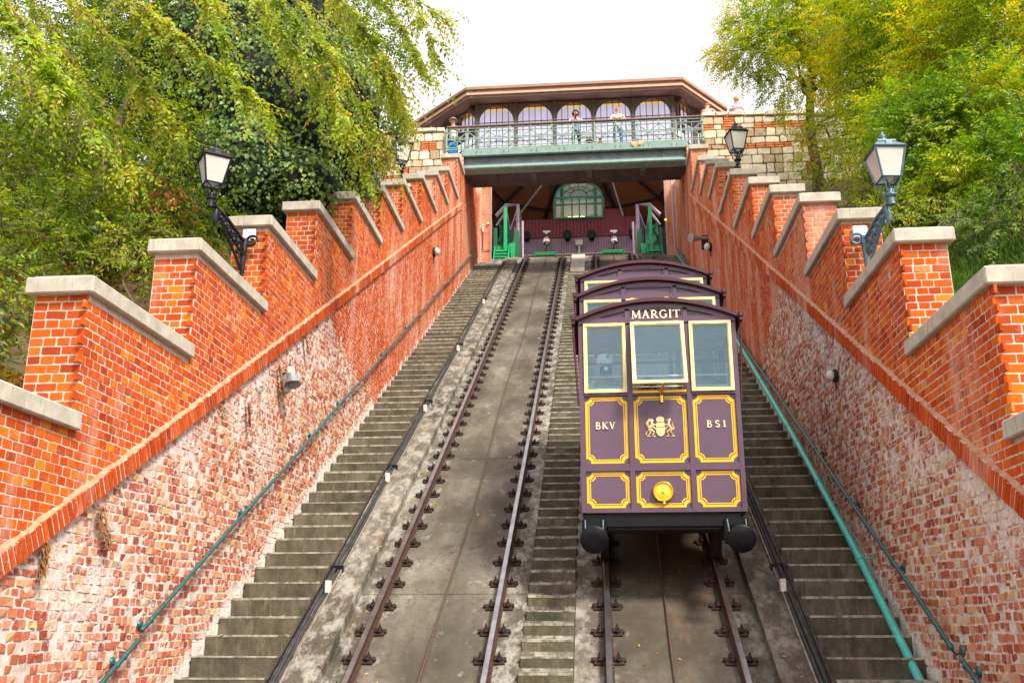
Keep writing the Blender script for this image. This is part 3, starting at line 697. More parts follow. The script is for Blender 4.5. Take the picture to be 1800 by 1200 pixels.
# ================================================================ UPPER STATION
YF = 38.0
bld = tag(empty('upper_station', (0, YF, DZ)), 'glazed upper station hall with arched windows under a broad brown hipped roof', 'building'); O = Vector(bld.location)
def bs(name, m, *a, parent=bld, org=None, bev=.01):
    mb = MB(); mb.box(*a, bev=bev); return mb.build(name, M[m], parent, -(org if org is not None else Vector(bld.location)))
XA, XB = -4.32, 4.16; ZB = 25.80; ztr = float(atY(925, 213.5, YF)[2]); zsp = 28.18; ztop = 28.90
def arcade(P0, P1, nwin, first=True):
    """row of arched windows between two plan points"""
    d = (P1-P0); L = d.length; u = d.normalized(); nrm = Vector((u.y, -u.x, 0)); w = L/nwin
    Mx = Matrix(((u.x, -nrm.x, 0, P0.x), (u.y, -nrm.y, 0, P0.y), (0, 0, 1, 0), (0, 0, 0, 1)))
    ro = Matrix.Translation(-O)
    for i in range(nwin+1):
        mb = MB(); mb.box(i*w-.055, i*w+.055, -.06, .06, ZB, 29.1, ro @ Mx, .012); mb.lathe([(.05, ZB), (.05, zsp-.15), (.085, zsp-.1), (.085, zsp), (.05, zsp+.05), (.05, 29.0)], ro @ Mx @ Vector((i*w, -.07, 0)), (0, 0, 1), 8); mb.build('column', M['iron_grey'], bld)
    for i in range(nwin):
        a = i*w+.055; b = (i+1)*w-.055; c = (a+b)/2; r = (b-a)/2-.03
        fr = MB(); n = 14
        arc = [(c+r*math.cos(math.pi*(1-k/n)), zsp+r*.98*math.sin(math.pi*(1-k/n))) for k in range(n+1)]
        # spandrel around the arch
        outer = [(a, zsp)]+[(a+(b-a)*k/n, 29.05) for k in range(n+1)]+[(b, zsp)]
        for k in range(n):
            x0, z0 = arc[k]; x1, z1 = arc[k+1]
            fr.add([Mx @ Vector(p)-O for p in ((x0, -.03, z0), (x1, -.03, z1), (x1, -.03, 29.05), (x0, -.03, 29.05), (x0, .03, z0), (x1, .03, z1), (x1, .03, 29.05), (x0, .03, 29.05))], [(0, 1, 2, 3), (7, 6, 5, 4), (0, 4, 5, 1)])
        for x0, x1 in ((a, arc[0][0]), (arc[-1][0], b)): fr.box(x0, x1, -.03, .03, ZB, 29.05, ro @ Mx)
        fr.tube([Mx @ Vector((x, -.035, z))-O for x, z in arc], .022, 6)
        for sg in (-1, 1):
            fr.tube([Mx @ Vector((c+sg*(r*.86+.10*math.cos(t)), -.04, 28.93-.10+.09*math.sin(t)))-O for t in [q*.6 for q in range(11)]], .012, 5)
        fo = fr.build('window', M['iron_grey'], bld)
        # glazing bars
        gb = MB(); nb = 6
        for k in range(1, nb):
            x = a+(b-a)*k/nb; zt = zsp+math.sqrt(max(0, r*r-(x-c)**2))*.98; gb.box(x-.014, x+.014, -.02, .02, ZB, zt, ro @ Mx)
        for z in (26.5, 27.2, ztr): gb.box(a+.02, b-.02, -.018, .018, z-.014, z+.014, ro @ Mx)
        gb.build('glazing_bars', M['beam'], fo)
        bl = MB(); bl.box(a+.03, b-.03, .10, .12, ZB, 28.74, ro @ Mx); bl.build('blind', M['blind'], fo); bl = MB(); bl.box(a+.03, b-.03, .35, .37, 28.6, 29.0, ro @ Mx); bl.build('glowing_ceiling', M['glowceil'], fo)
        zs = [ZB, 26.5, 27.2, ztr]
        for k in range(nb):
            x0 = a+(b-a)*k/nb; x1 = a+(b-a)*(k+1)/nb
            for q in range(4):
                z0 = zs[q]; 
                tilt = rnd.uniform(-.004, .004)
                if q < 3: poly = [(x0, z0), (x1, z0), (x1, zs[q+1]), (x0, zs[q+1])]
                else:
                    f = lambda x: zsp+math.sqrt(max(0, r*r-(min(max(x, c-r), c+r)-c)**2))*.98
                    poly = [(max(x0, c-r), z0), (min(x1, c+r), z0), (min(x1, c+r), f(x1)), ((x0+x1)/2, f((x0+x1)/2)), (max(x0, c-r), f(x0))]
                pn = MB(); pn.add([Mx @ Vector((x, .004+tilt, z))-O for x, z in poly], [tuple(range(len(poly)))])
                pn.build('pane', M['arcglass'], fo)
A = Vector((XA, YF, 0)); B = Vector((XB, YF, 0))
zE = float(atY(822, 155, 36.55)[2])
def solveY(x, y, z):
    d = ray(x, y); t = (z-CAM[2])/d[2]; P = CAM+d*t; return Vector((P[0], P[1], 0))
EL = solveY(712, 226, zE); ER = solveY(1277, 190, zE); FL = Vector((float(atY(820, 155, 36.55)[0]), 36.55, 0)); FR = Vector((float(atY(1199, 138, 36.55)[0]), 36.55, 0))
ER.x = min(ER.x, 9.5); 
cl = (EL-FL).normalized(); cr_ = (ER-FR).normalized()
arcade(A, B, 5)
A2 = A+cl*3.5; B2 = B+cr_*3.5
arcade(A2, A, 2, False); arcade(B, B2, 2, False)
YB = 52.0
bs('sill_beam', 'iron_grey', XA-.05, XB+.05, YF-.09, YF+.09, ZB-.32, ZB)
# roof: low hipped roof over the polygon
poly = [FL, EL, Vector((EL.x+.6, YB, 0)), Vector((ER.x-.6, YB, 0)), ER, FR]; ap = Vector((0, 45.0, zE+2.3))
roof = MB(); roof.add([(p.x-O.x, p.y-O.y, zE-O.z+.02) for p in poly]+[(ap-O)], [(i, (i+1) % 6, 6) for i in range(6)]); ro_ = roof.build('roof', M['roofbrown'], bld)
def inset(P, k): 
    c = Vector((0, 45.0, 0)); d = (c-P); return P+d.normalized()*k
for nm, m, z0, z1, k0 in (('gutter', 'roofbrown', -.10, .03, -.05), ('fascia_board', 'roofbrown', -.24, -.10, .06), ('fascia_strip', 'roofpale', -.34, -.24, .0), ('soffit_board', 'roofsoff', -.44, -.34, .10)):
    f = MB()
    for i in range(6):
        a, b = inset(poly[i], k0), inset(poly[(i+1) % 6], k0); a2, b2 = inset(a, .16), inset(b, .16)
        vs = [(p.x-O.x, p.y-O.y, zE+z-O.z) for z in (z0, z1) for p in (a, b, b2, a2)]
        f.add(vs, [(0, 1, 5, 4), (3, 2, 1, 0), (4, 5, 6, 7), (2, 3, 7, 6)])
    f.build(nm, M[m], ro_)
# boarded soffit between the fascia and the glazing
sf = MB(); ins = [A, A2, Vector((A2.x, YB-1, 0)), Vector((B2.x, YB-1, 0)), B2, B]
for i in range(6):
    a, b = inset(poly[i], .12), inset(poly[(i+1) % 6], .12); c_, d_ = ins[i], ins[(i+1) % 6]
    sf.add([(a.x-O.x, a.y-O.y, zE-.40-O.z), (b.x-O.x, b.y-O.y, zE-.40-O.z), (d_.x-O.x, d_.y-O.y, 29.05-O.z), (c_.x-O.x, c_.y-O.y, 29.05-O.z)], [(0, 1, 2, 3)])
sf.build('eaves_boarding', M['roofsoff'], ro_)
# underside: boards and rafters of the back half
def facet(P, Q, n, nm):
    """ceiling facet between two eave points and the apex"""
    mbp = MB(); z0 = 28.95; apx = Vector((0, 45.0, 31.6))
    a = Vector((P.x, P.y, z0)); b = Vector((Q.x, Q.y, z0))
    for k in range(n):
        p0 = a.lerp(b, (k+.04)/n); p1 = a.lerp(b, (k+.96)/n); q0 = apx.lerp(p0, .04); q1 = apx.lerp(p1, .04)
        dz = Vector((0, 0, .03)); mbp.add([p0-O, p1-O, q1-O, q0-O, p0-O+dz, p1-O+dz, q1-O+dz, q0-O+dz], [(0, 1, 2, 3), (4, 5, 6, 7), (0, 3, 7, 4), (1, 2, 6, 5)])
    mbp.tint = .5; o = mbp.build('ceiling_boards', M['plank'], bld); o['kind'] = 'stuff'
cp = [Vector((-4.6, 37.9, 0)), Vector((-7.3, 44, 0)), Vector((-5.4, 50.6, 0)), Vector((-2.4, 52.0, 0)), Vector((2.4, 52.0, 0)), Vector((5.4, 50.6, 0)), Vector((7.3, 44, 0)), Vector((4.5, 37.9, 0))]
for i in range(8): facet(cp[i], cp[(i+1) % 8], 46, i)
apx = Vector((0, 45.0, 31.5))
for i in range(8):
    a = Vector((cp[i].x, cp[i].y, 28.85)); mb = MB(); mb.tube([a-O, apx-O], .11, 4, sm=False); mb.build('rafter', M['beam'], bld)
    b = Vector((cp[(i+1) % 8].x, cp[(i+1) % 8].y, 28.85))
    for t in (.22, .5):
        mb = MB(); mb.tube([a.lerp(apx, t)-O, b.lerp(apx, t)-O], .075, 4, sm=False); mb.build('purlin', M['beam'], bld)
# back and side walls of the hall, brick piers of the mouth
bs('back_wall', 'redwall', -7.0, 7.0, 51.6, 51.8, 21, 28.95)
for s in (-1, 1):
    bs('side_wall', 'redwall', s*6.6, s*6.8, 44.0, 51.6, 23.0, 28.9)
    bs('pit_wall', 'beam', s*3.72, s*4.3, 38.02, 51.5, 18.0, 23.85)
    mb = MB(); mb.box(s*3.66, s*4.62, 37.5, 37.9, 18.5, 25.46); pr = mb.build('pier', M['mortar_new'], bld, -O)
    cs_ = []; hl = []
    for j in range(int(20.8/.0868), int(25.5/.0868)):
        zc = (j+.5)*.0868; x = 0; pat = [.13, .25, .25] if j % 2 else [.25, .13, .25]
        x = 3.66
        for w in pat:
            if x+w > 4.25: break
            cs_.append((s*(x+w/2), 37.5, zc)); hl.append(w/2-.006); x += w
    n = len(cs_); fb = brick_arrays(np.array(cs_), (1, 0, 0), (0, 0, 1), (0, -1, 0), np.array(hl), np.full(n, .0375), rng.uniform(.004, .01, n), .003, rng.beta(2, 2, n), .08)
    V, F0, t = fb; me = npmesh('brickwork', V.reshape(-1, 3)-np.array(O), (F0[None]+(np.arange(n)*8)[:, None, None]).reshape(-1, 4), M['brick_new'], np.repeat(t, 5)); bw_ = link('brickwork', me, bld); bw_['kind'] = 'stuff'
    bs('downpipe', 'violet', s*3.60, s*3.64, 37.46, 37.52, 21.4, 25.4, bev=.015)
mb = MB(); mb.prism([(-3.9, 17.5), (3.9, 17.5), (3.9, 21.9), (-3.9, 21.9)], 38.3, 42.0, 'XZ'); mb.build('pit_floor', M['bed'], bld, -O)

# end wall of the tracks: boarded, dark red above, purple below
YW = 42.0
ew = tag(empty('track_end_wall', (0, YW, 22)), 'boarded wall closing the tracks, dark red above and pale purple below', 'wall'); O2 = Vector(ew.location)
zmid = float(atY(1010, 418, YW)[2]); zt_ = float(atY(1010, 385, YW)[2])
def boards(x0, x1, z0, z1, y, m, name, w=.115):
    n = int((x1-x0)/w)
    me = None
    mb = MB(); mb.box(0, w-.014, -.03, 0, 0, z1-z0, bev=.006); me = mb.mesh(name, M[m])
    for k in range(n): link(name, me, ew, Vector((x0+k*w, y-.0, z0))-O2)
mb = MB(); mb.box(-3.25, 2.95, YW+.0, YW+.15, 21.0, zt_-.01); mb.build('wall_backing', M['beam'], ew, -O2)
boards(-3.15, 2.85, 22.0, zmid, YW, 'purplewall', 'purple_board'); boards(-3.15, 2.85, zmid+.005, zt_, YW-.045, 'redwall', 'red_board', .16)
mb = MB(); xr0 = float(atY(1062, 384, YW)[0]); xr1 = float(atY(1095, 384, YW)[0]); mb.box(xr0, xr1, YW-.08, YW+.1, zt_-.7, zt_+.42, bev=.01); mb.build('raised_panel', M['redwall'], ew, -O2)
mb = MB(); zb_ = float(atY(918, 449, YW)[2]); mb.tube([(-2.75, YW-.10, zb_-.05), (2.7, YW-.10, zb_-.05)], .035, 8); mb.build('white_pipe', M['whitep'], ew, -O2)

# control cabin with green arched window
cb = tag(empty('control_cabin', (0, YW, zt_)), 'operator cabin with a lit green framed arched window above the dark red wall', 'cabin'); O3 = Vector(cb.location)
gx0 = float(atY(975, 384, YW-.1)[0]); gx1 = float(atY(1061, 384, YW-.1)[0]); gz0 = float(atY(1018, 384, YW-.1)[2]); gz1 = float(atY(1018, 319, YW-.1)[2]); gsp = gz0+(gz1-gz0)*.56; gc = (gx0+gx1)/2; gr = (gx1-gx0)/2
mb = MB(); Y0 = YW-.1
arc = [(gc+gr*math.cos(math.pi*(1-k/18)), gsp+(gz1-gsp)*math.sin(math.pi*(1-k/18))) for k in range(19)]
out = [(gx0, gz0)]+arc+[(gx1, gz0)]; inn = [(gx0+.07, gz0+.07)]+[(gc+(x-gc)*.93, gsp+(z-gsp)*.92) for x, z in arc]+[(gx1-.07, gz0+.07)]
mb.band(out, inn, Y0-.05, Y0+.05); mb.build('window_frame', M['green'], cb, -O3)
mb = MB()
for f in (.18, .36, .51, .655, .83): 
    x = gx0+(gx1-gx0)*f; top = gsp if f not in (.18, .83) else gsp+(gz1-gsp)*.55; mb.box(x-.034, x+.034, Y0-.035, Y0+.035, gz0+.05, top)
mb.box(gx0+.04, gx1-.04, Y0-.04, Y0+.04, gsp-.045, gsp+.055); mb.box(gx0+.04, gx1-.04, Y0-.04, Y0+.04, gz0+(gsp-gz0)*.66, gz0+(gsp-gz0)*.66+.05)
r2 = gr*.36
mb.tube([(gc+r2*math.cos(t*math.pi/12), Y0, gsp+r2*1.0*math.sin(t*math.pi/12)) for t in range(13)], .03, 6)
for t in (35, 62, 90, 118, 145):
    a = R_(t); mb.tube([(gc+r2*math.cos(a), Y0, gsp+r2*math.sin(a)), (gc+gr*.95*math.cos(a), Y0, gsp+(gz1-gsp)*.95*math.sin(a))], .024, 6)
mb.tube([(gc+gr*.66*math.cos(R_(t)), Y0, gsp+(gz1-gsp)*.68*math.sin(R_(t))) for t in range(20, 161, 10)], .02, 6)
mb.build('glazing_bars', M['green'], cb, -O3)
mb = MB(); mb.prism(inn, Y0+.004, Y0+.008, 'XZ'); mb.build('pane', M['cabglass'], cb, -O3)
mb = MB(); mb.box(gx0-.05, gx1+.05, Y0+.1, Y0+2.2, gz0-.1, gz0); mb.box(gx0-.05, gx1+.05, Y0+2.1, Y0+2.2, gz0, gz1); 
mb.box(gx0-.06, gx0+.0, Y0+.06, Y0+2.2, gz0, gsp); mb.box(gx1, gx1+.06, Y0+.06, Y0+2.2, gz0, gsp); mb.build('cabin_wall', plain('cabin_interior', (.30, .25, .19), .7, 0, .3, 2), cb, -O3)
mb = MB(); mb.box(gc-.55, gc+.25, Y0+1.2, Y0+1.5, gz0+.55, gz0+.62); mb.build('ceiling_lamp', emit_mat('warm_lamp', (1, .82, .5), 14), cb, -O3)
mb = MB(); mb.box(gc-.7, gc+.4, Y0+.8, Y0+1.3, gz0, gz0+.35, bev=.03); mb.box(gc+.45, gc+.9, Y0+.5, Y0+.9, gz0, gz0+.42, bev=.04); mb.build('control_desk', M['girder_d'], cb, -O3)

# diagonal struts of the roof
for (x0, y0), (x1, y1) in (((955, 322), (905, 388)), ((1076, 318), (1095, 380))):
    mb = MB(); P0 = atY(x0, y0, 41.5); P1 = atY(x1, y1, 41.8); P0 = P0+(P0-P1)*.6; mb.tube([Vector(P0)-O, Vector(P1)-O], .045, 6); mb.build('strut', M['iron_grey'], bld)

# small fittings in the station mouth
GB = 'black round buffers on the wall at the top of the tracks'
for x, y, lb in ((925, 414, 'black round buffer leftmost on the boarded end wall'), (997, 413, 'black round buffer right of the left steel fitting on the end wall'), (1040, 412, 'black round buffer just right of the small white box on the end wall'), (1113, 409, 'black round buffer rightmost on the boarded end wall')):
    P = atY(x, y, YW-.5); t = tag(empty('wall_buffer', tuple(P)), lb, 'buffer', GB)
    mb = MB(); mb.lathe([(.06, -.45), (.06, -.1), (.19, -.06), (.22, 0), (.215, .04), (.15, .06)], (0, 0, 0), (0, -1, 0), 18); mb.build('buffer_head', M['blackmatt'], t)
    mb = MB(); mb.lathe([(.14, -.5), (.12, -.3), (.08, -.28)], (0, 0, 0), (0, -1, 0), 14); mb.build('socket', M['black'], t)
for x, y, lb in ((961, 419, 'shiny steel cylinder fitting hanging over the empty track'), (1079, 418, 'shiny steel cylinder fitting hanging over the coach track')):
    P = atY(x, y, 41.2); t = tag(empty('steel_fitting', tuple(P)), lb, 'fitting', 'steel cylinders over the tracks')
    mb = MB(); mb.lathe([(.10, .28), (.11, .1), (.17, .06), (.17, -.3), (.12, -.34)], (0, 0, 0), (0, 0, 1), 14); mb.build('cylinder', M['steel'], t)
    mb = MB(); mb.box(-.16, .16, -.05, .05, .28, .36); mb.build('bracket', M['steel'], t); mb = MB(); mb.tube([(0, 0, -.34), (-.1, .05, -.9), (-.25, 0, -1.5)], .02, 6); mb.build('cable', M['blackmatt'], t)
P = atY(1018, 427, 41.7); t = tag(empty('control_box', tuple(P)), 'small white control box on a post between the two tracks', 'box')
mb = MB(); mb.box(-.17, .17, -.08, .08, -.12, .13, bev=.01); mb.build('housing', M['offwhite'], t); mb = MB(); mb.tube([(-.06, 0, -.12), (.03, .0, -.35), (0, 0, -.75)], .02, 6); mb.tube([(.06, 0, -.12), (-.03, .0, -.35), (0, 0, -.75)], .02, 6); mb.build('stand', M['whitep'], t)
for xc, lb in ((-1.39, 'green steel buffer bar across the top end of the empty track'), (1.42, 'green steel buffer bar across the top end of the coach track')):
    t = tag(empty('buffer_bar', (xc, 37.95, T*37.95)), lb, 'bar', 'green bars at the track ends')
    mb = MB(); mb.box(-.50, .50, -.04, .04, .10, .15, bev=.01); mb.box(-.50, .50, -.04, .04, .17, .215, bev=.01); mb.build('crossbar', M['green'], t)
    for s in (-1, 1): mb = MB(); mb.box(s*.45-.04, s*.45+.04, -.05, .05, 0, .24, bev=.01); mb.build('upright', M['greend'], t)

# green steel boarding platforms with stairs, one each side
def platform(s, label):
    xo = 3.58 if s < 0 else 3.50; Yp = 37.9; z0 = T*37.3+.0
    z0 = float(atY(880 if s < 0 else 1155, 462, Yp)[2])-.16
    t = tag(empty('boarding_platform', (s*xo, Yp, z0)), label, 'platform', 'green steel boarding platforms'); O = Vector(t.location)
    w = .62
    for k in range(5):
        mb = MB(); z = .10+k*.155; mb.box(0, -s*w, k*.16, k*.16+.2, z, z+.06, bev=.004); mb.build('tread', M['green'], t)
    for xx in (0, -s*w):
        mb = MB(); mb.prism([(-.05, -.15), (.12, -.2), (.95, .80), (.95, 1.0), (.75, 1.0), (-.05, .12)], xx-.022, xx+.022, 'YZ'); mb.build('stringer', M['green'], t)
    mb = MB(); mb.box(0, -s*(w+.25), .9, 3.6, .84, 1.0, bev=.01); mb.build('deck', M['green'], t)
    mb = MB(); mb.prism([(-s*(w+.02), 1.0), (-s*(w+.27), 1.0), (-s*(w+.22), .2), (-s*(w+.16), -.1), (-s*(w+.10), .3)], .60, .64, 'XZ'); mb.build('end_panel', M['green'], t)
    mb = MB(); mb.prism([(.66, -.35), (3.4, -.1), (3.4, .9), (.66, .9)], -s*(w+.22), -s*(w+.25), 'YZ'); mb.build('side_panel', M['greend'], t)
    mb = MB(); mb.prism([(0, 1.0), (-s*(w+.24), 1.0), (-s*(w+.24), 1.34), (0, 1.24)], 1.6, 1.64, 'XZ'); mb.build('kick_panel', M['green'], t)
    mb = MB(); mb.prism([(0, .86), (-s*w, .86), (-s*w, 1.10), (0, 1.10)], .98, 1.0, 'XZ'); mb.build('toe_board', M['greend'], t)
    for xx, h, m in ((-s*w*.72, 2.35, 'green'), (-s*.02, 1.6, 'greend')):
        mb = MB(); mb.box(xx-.075, xx+.075, .70, .80, .1, h, bev=.01); mb.build('post', M[m], t)
    mb = MB(); mb.prism([(-s*(w+.05), -.6), (-s*(w+.52), -.45), (-s*(w+.40), 1.5), (-s*(w+.2), 1.7)], .9, 1.0, 'XZ'); mb.build('fender', M['greend'], t)
    # pale violet truss frame
    fr = MB(); ya, yb = 1.3, 2.2; xi = -s*(w+.32); zt = 2.62
    fr.tube([(xi, ya, 1.0), (xi, ya, zt), (-s*.42, ya, zt), (s*.02, ya, zt-.38)], .075, 4, sm=False)
    fr.tube([(-s*.42, ya, zt), (-s*.42, ya, 1.1)], .05, 4, sm=False); fr.tube([(xi, ya, zt-.1), (-s*.60, ya, 1.7), (-s*.42, ya, zt-.1)], .028, 4, sm=False)
    fr.tube([(-s*.42, ya, zt-.2), (0, ya, 1.9)], .03, 4, sm=False); fr.tube([(s*.02, ya, zt-.75), (-s*.42, ya, zt-.3)], .03, 4, sm=False)
    fr.tube([(xi, ya, zt), (xi, yb+1.2, zt)], .045, 4, sm=False); fr.tube([(xi, yb+1.2, zt), (xi, yb+1.2, 1.0)], .045, 4, sm=False)
    fr.build('truss_frame', M['violet'], t)
    t.scale = (1.0, 1.0, 1.28)
    br_ = MB(); br_.tube([(-s*.05, 1.5, 1.35), (-s*.5, 1.5, 2.2)], .05, 4, sm=False); br_.tube([(-s*.45, 1.5, 1.35), (-s*.08, 1.5, 2.1)], .05, 4, sm=False); br_.box(-s*.02, -s*.6, 2.3, 2.34, 1.0, 2.2); br_.build('brace_plate', M['greend'], t)
    mb = MB(); mb.tube([(-s*(w+.55), 1.0, -.4), (-s*(w+.55), 1.0, 1.9)], .05, 8); mb.build('guard_tube', M['violet'], t)
platform(-1, 'green steel stairs and platform against the left brick pier'); platform(1, 'green steel stairs and platform against the right brick pier')
for x, y, lb in ((858, 392, 'tiny yellow lamp on the left brick pier'), (1170, 386, 'tiny yellow lamp on the right brick pier')):
    P = atY(x, y, 37.42); t = tag(empty('pier_lamp', tuple(P)), lb, 'lamp', 'small yellow lamps on the station piers')
    mb = MB(); mb.ball((0, 0, 0), .045, 8); mb.build('bulb', emit_mat('amber_light', (1, .62, .08), 2.2), t); mb = MB(); mb.box(-.03, .03, .02, .07, -.05, .05); mb.build('holder', M['black'], t)
P = atY(849, 396, 37.40); t = tag(empty('wall_intercom', tuple(P)), 'small white bell switch with a conduit on the left brick pier', 'switch')
mb = MB(); mb.ball((0, 0, 0), .05, 8); mb.box(-.03, .03, 0, .08, -.28, -.05, bev=.01); mb.build('housing', M['whitep'], t); mb = MB(); mb.tube([(0, .05, -.28), (0, .05, -1.1), (.3, .06, -1.1)], .018, 6); mb.build('conduit', M['redwall'], t)

# ================================================================ RUBBLE STONE WALLS OF THE TERRACE
def stone_mats():
    out = []
    for nm, st, in (('limestone', [(.3, (.54, .44, .30)), (.55, (.74, .65, .50)), (.75, (.82, .77, .67))]), ('tan_stone', [(.3, (.34, .23, .14)), (.6, (.56, .42, .27)), (.8, (.68, .56, .40))]), ('wall_brick', [(.3, (.42, .11, .04)), (.6, (.64, .20, .07)), (.8, (.70, .38, .22))])):
        g = G(nm); c = g.ramp(g.noise(6, 5, .65), st); t = g.attr(); c = g.mix(1.0, c, g.ramp(t, [(0, .72), (1, 1.15)]), 'MULTIPLY')
        out.append(g.done(c, .9, bump=g.bump(g.noise(22, 6, .7), .8, .02)))
    return out
SM = stone_mats(); g = G('rubble_mortar'); M['rubble'] = g.done(g.ramp(g.noise(8, 5, .7), [(.3, (.24, .17, .12)), (.7, (.46, .37, .28))]), .95, bump=g.bump(g.noise(20, 6, .7), 1, .03))
def stone_variants(k, mi):
    r = random.Random(k*7+mi); mb = MB(); mb.tint = r.random()
    mb.box(-.5, .5, -.5, .5, -.5, .5, bev=.09)
    mb.v = [(x+r.uniform(-.04, .04), y+r.uniform(-.03, .03), z+r.uniform(-.04, .04)) for x, y, z in mb.v]
    return mb.mesh('stone', SM[mi])
SV = [[stone_variants(k, mi) for k in range(6)] for mi in range(3)]
def rubble_wall(x0, x1, y, z0, z1, label, ztop2=None, seed=1, extra=None):
    r = random.Random(seed); t = tag(empty('rubble_wall', ((x0+x1)/2, y, z0)), label, 'stone wall', 'rubble stone walls of the terrace'); O = Vector(t.location)
    mb = MB(); mb.prism([(x0, z0-1.5), (x1, z0-1.5), (x1, ztop2 or z1), (x0, z1)], y+.04, y+.5, 'XZ'); mb.build('wall_core', M['rubble'], t, -O)
    z = z0; cnt = 0
    while z < max(z1, ztop2 or z1)-.14:
        brow = r.random() < .08; h = r.uniform(.16, .22) if brow else r.uniform(.27, .40); x = x0+.02
        while x < x1-.05:
            br = brow and r.random() < .8 or r.random() < .06
            zt = z1+((ztop2 or z1)-z1)*(x-x0)/(x1-x0)
            w = r.uniform(.24, .40) if br else r.uniform(.26, .52); w = min(w, x1-x)
            if z+h*.6 < zt-.13:
                if br:
                    nb = max(1, int(h/.085))
                    for q in range(nb):
                        o = link('stone', SV[2][r.randrange(6)], t, Vector((x+w/2, y, z+(q+.5)*h/nb))-O); o.scale = (w-.025, .14, h/nb-.016)
                else:
                    hh = min(h, zt-.13-z); mi = 0 if r.random() < .62 else 1
                    o = link('stone', SV[mi][r.randrange(6)], t, Vector((x+w/2, y+r.uniform(-.01, .02), z+hh/2))-O); o.scale = (w-.03, .16, hh-.03); o.rotation_euler = (0, r.uniform(-.05, .05), 0)
            x += w
        z += h
    x = x0-.02
    while x < x1:
        w = min(r.uniform(.45, .8), x1+.02-x); zt = z1+((ztop2 or z1)-z1)*(x-x0)/(x1-x0)
        o = link('coping_stone', SV[0][r.randrange(6)], t, Vector((x+w/2, y+.22, zt-.01))-O); o.scale = (w-.015, .70, .17); x += w
    return t
rubble_wall(4.72, 8.6, 32.6, 20.6, 25.05, 'rubble stone terrace wall right of the bridge, behind the slender tree', 24.95, 3)
rubble_wall(8.62, 13.5, 32.3, 19.6, 24.7, 'darker rubble stone wall glimpsed between the trees on the right', 24.3, 5)
rubble_wall(-9.4, -4.86, 32.6, 20.9, 24.98, 'rubble stone terrace wall left of the bridge, behind the black lamp', 24.9, 9)

# black fence, planter and folded parasol on the left terrace
fn = tag(empty('iron_fence', (-8.3, 31.4, 22.3)), 'black iron fence in front of the left stone wall', 'fence'); O = Vector(fn.location)
P0 = Vector(atY(583, 322, 31.4)); P1 = Vector(atY(681, 283, 31.4)); P1b = Vector(atY(681, 330, 31.4))
for zz in (0, -1.12):
    mb = MB(); mb.tube([(P0.x-O.x, 0, P0.z-O.z+zz+.35), ((P0.x+P1.x)/2-O.x, 0, (P0.z+P1.z)/2-O.z+zz-.02), (P1.x-O.x, 0, P1.z-O.z+zz)], .02, 6); mb.build('rail', M['black'], fn)
for i in range(22):
    f = i/21; x = P0.x+(P1.x-P0.x)*f; z = P0.z+.35+(P1.z-P0.z-.35)*f-.06*math.sin(f*math.pi)
    mb = MB(); mb.tube([(x-O.x, 0, z-O.z-1.35), (x-O.x, 0, z-O.z+.02)], .011, 5); mb.build('bar', M['black'], fn)
pt = atY(697, 318, 30.6); pr = tag(empty('parasol', (pt[0], 30.6, pt[2]-1.6)), 'dark blue folded parasol beside the left black lamp', 'parasol')
mb = MB(); mb.lathe([(.36, 1.35), (.24, 1.9), (.09, 2.3), (.02, 2.45)], (0, 0, 0), (-.45, 0, .9), 10, False); mb.build('canopy', cloth('navy_cloth', (.02, .035, .09)), pr)
mb = MB(); mb.tube([(0, 0, 0), (-.5, 0, 1.3)], .03, 8); mb.build('pole', M['black'], pr)
pl = atY(640, 300, 30.9); tb = tag(empty('flower_planter', (pl[0], 30.9, pl[2]-.35)), 'pale planter of pink flowers behind the black fence', 'planter')
mb = MB(); mb.box(-.35, .35, -.15, .15, 0, .3, bev=.03); mb.build('trough', M['offwhite'], tb)
for k in range(14):
    mb = MB(); mb.ball((rnd.uniform(-.3, .3), rnd.uniform(-.12, .12), rnd.uniform(.33, .5)), .055, 6); mb.build('flower', plain('pink_petal', (.70, .25, .50), .7) if k == 0 else bpy.data.materials['pink_petal'], tb)

# ================================================================ THE COACH
CX, CYF, CZB = 1.42, 12.10, 8.31             # centre, front plane, underside of the front cabin
CP = 1.37; CRISE = CP*T                      # cabin pitch
car = tag(empty('funicular_coach', (CX, CYF, CZB)), 'plum coloured three-tier funicular coach with yellow lined panels, lettered MARGIT', 'funicular car')
ZT, ZC, HWD = 2.47, 2.695, 1.03              # roof edge, roof crown, half width
def arch(x, top=ZC, edge=ZT, hw=HWD): return edge+(top-edge)*(1-(x/hw)**2)
S0 = [-1.003, -.945, -.395, -.335, .345, .405, .945, 1.003]   # stile edges
def octo(x0, x1, z0, z1, c):
    return [(x0+c, z0), (x1-c, z0), (x1-c, z0+c*.45), (x1-c*.45, z0+c), (x1, z0+c), (x1, z1-c), (x1-c*.45, z1-c), (x1-c, z1-c*.45), (x1-c, z1), (x0+c, z1), (x0+c, z1-c*.45), (x0+c*.45, z1-c), (x0, z1-c), (x0, z0+c), (x0+c*.45, z0+c), (x0+c, z0+c*.45)]
def lined_panel(cab, x0, x1, z0, z1, y=.022):
    """recessed panel board with painted yellow lining: a broad and a fine line"""
    pb = MB(); pb.box(x0-.01, x1+.01, y, y+.02, z0-.01, z1+.01); p = pb.build('panel', M['plum'], cab)
    def ring(i0, i1):
        c = .060
        o_ = octo(x0+i0, x1-i0, z0+i0, z1-i0, c); n_ = octo(x0+i1, x1-i1, z0+i1, z1-i1, c)
        l = MB(); l.band(o_, n_, y-.004, y+.001); l.build('yellow_lining', M['yellow'], p)
    ring(.010, .040); ring(.050, .061)
    return p
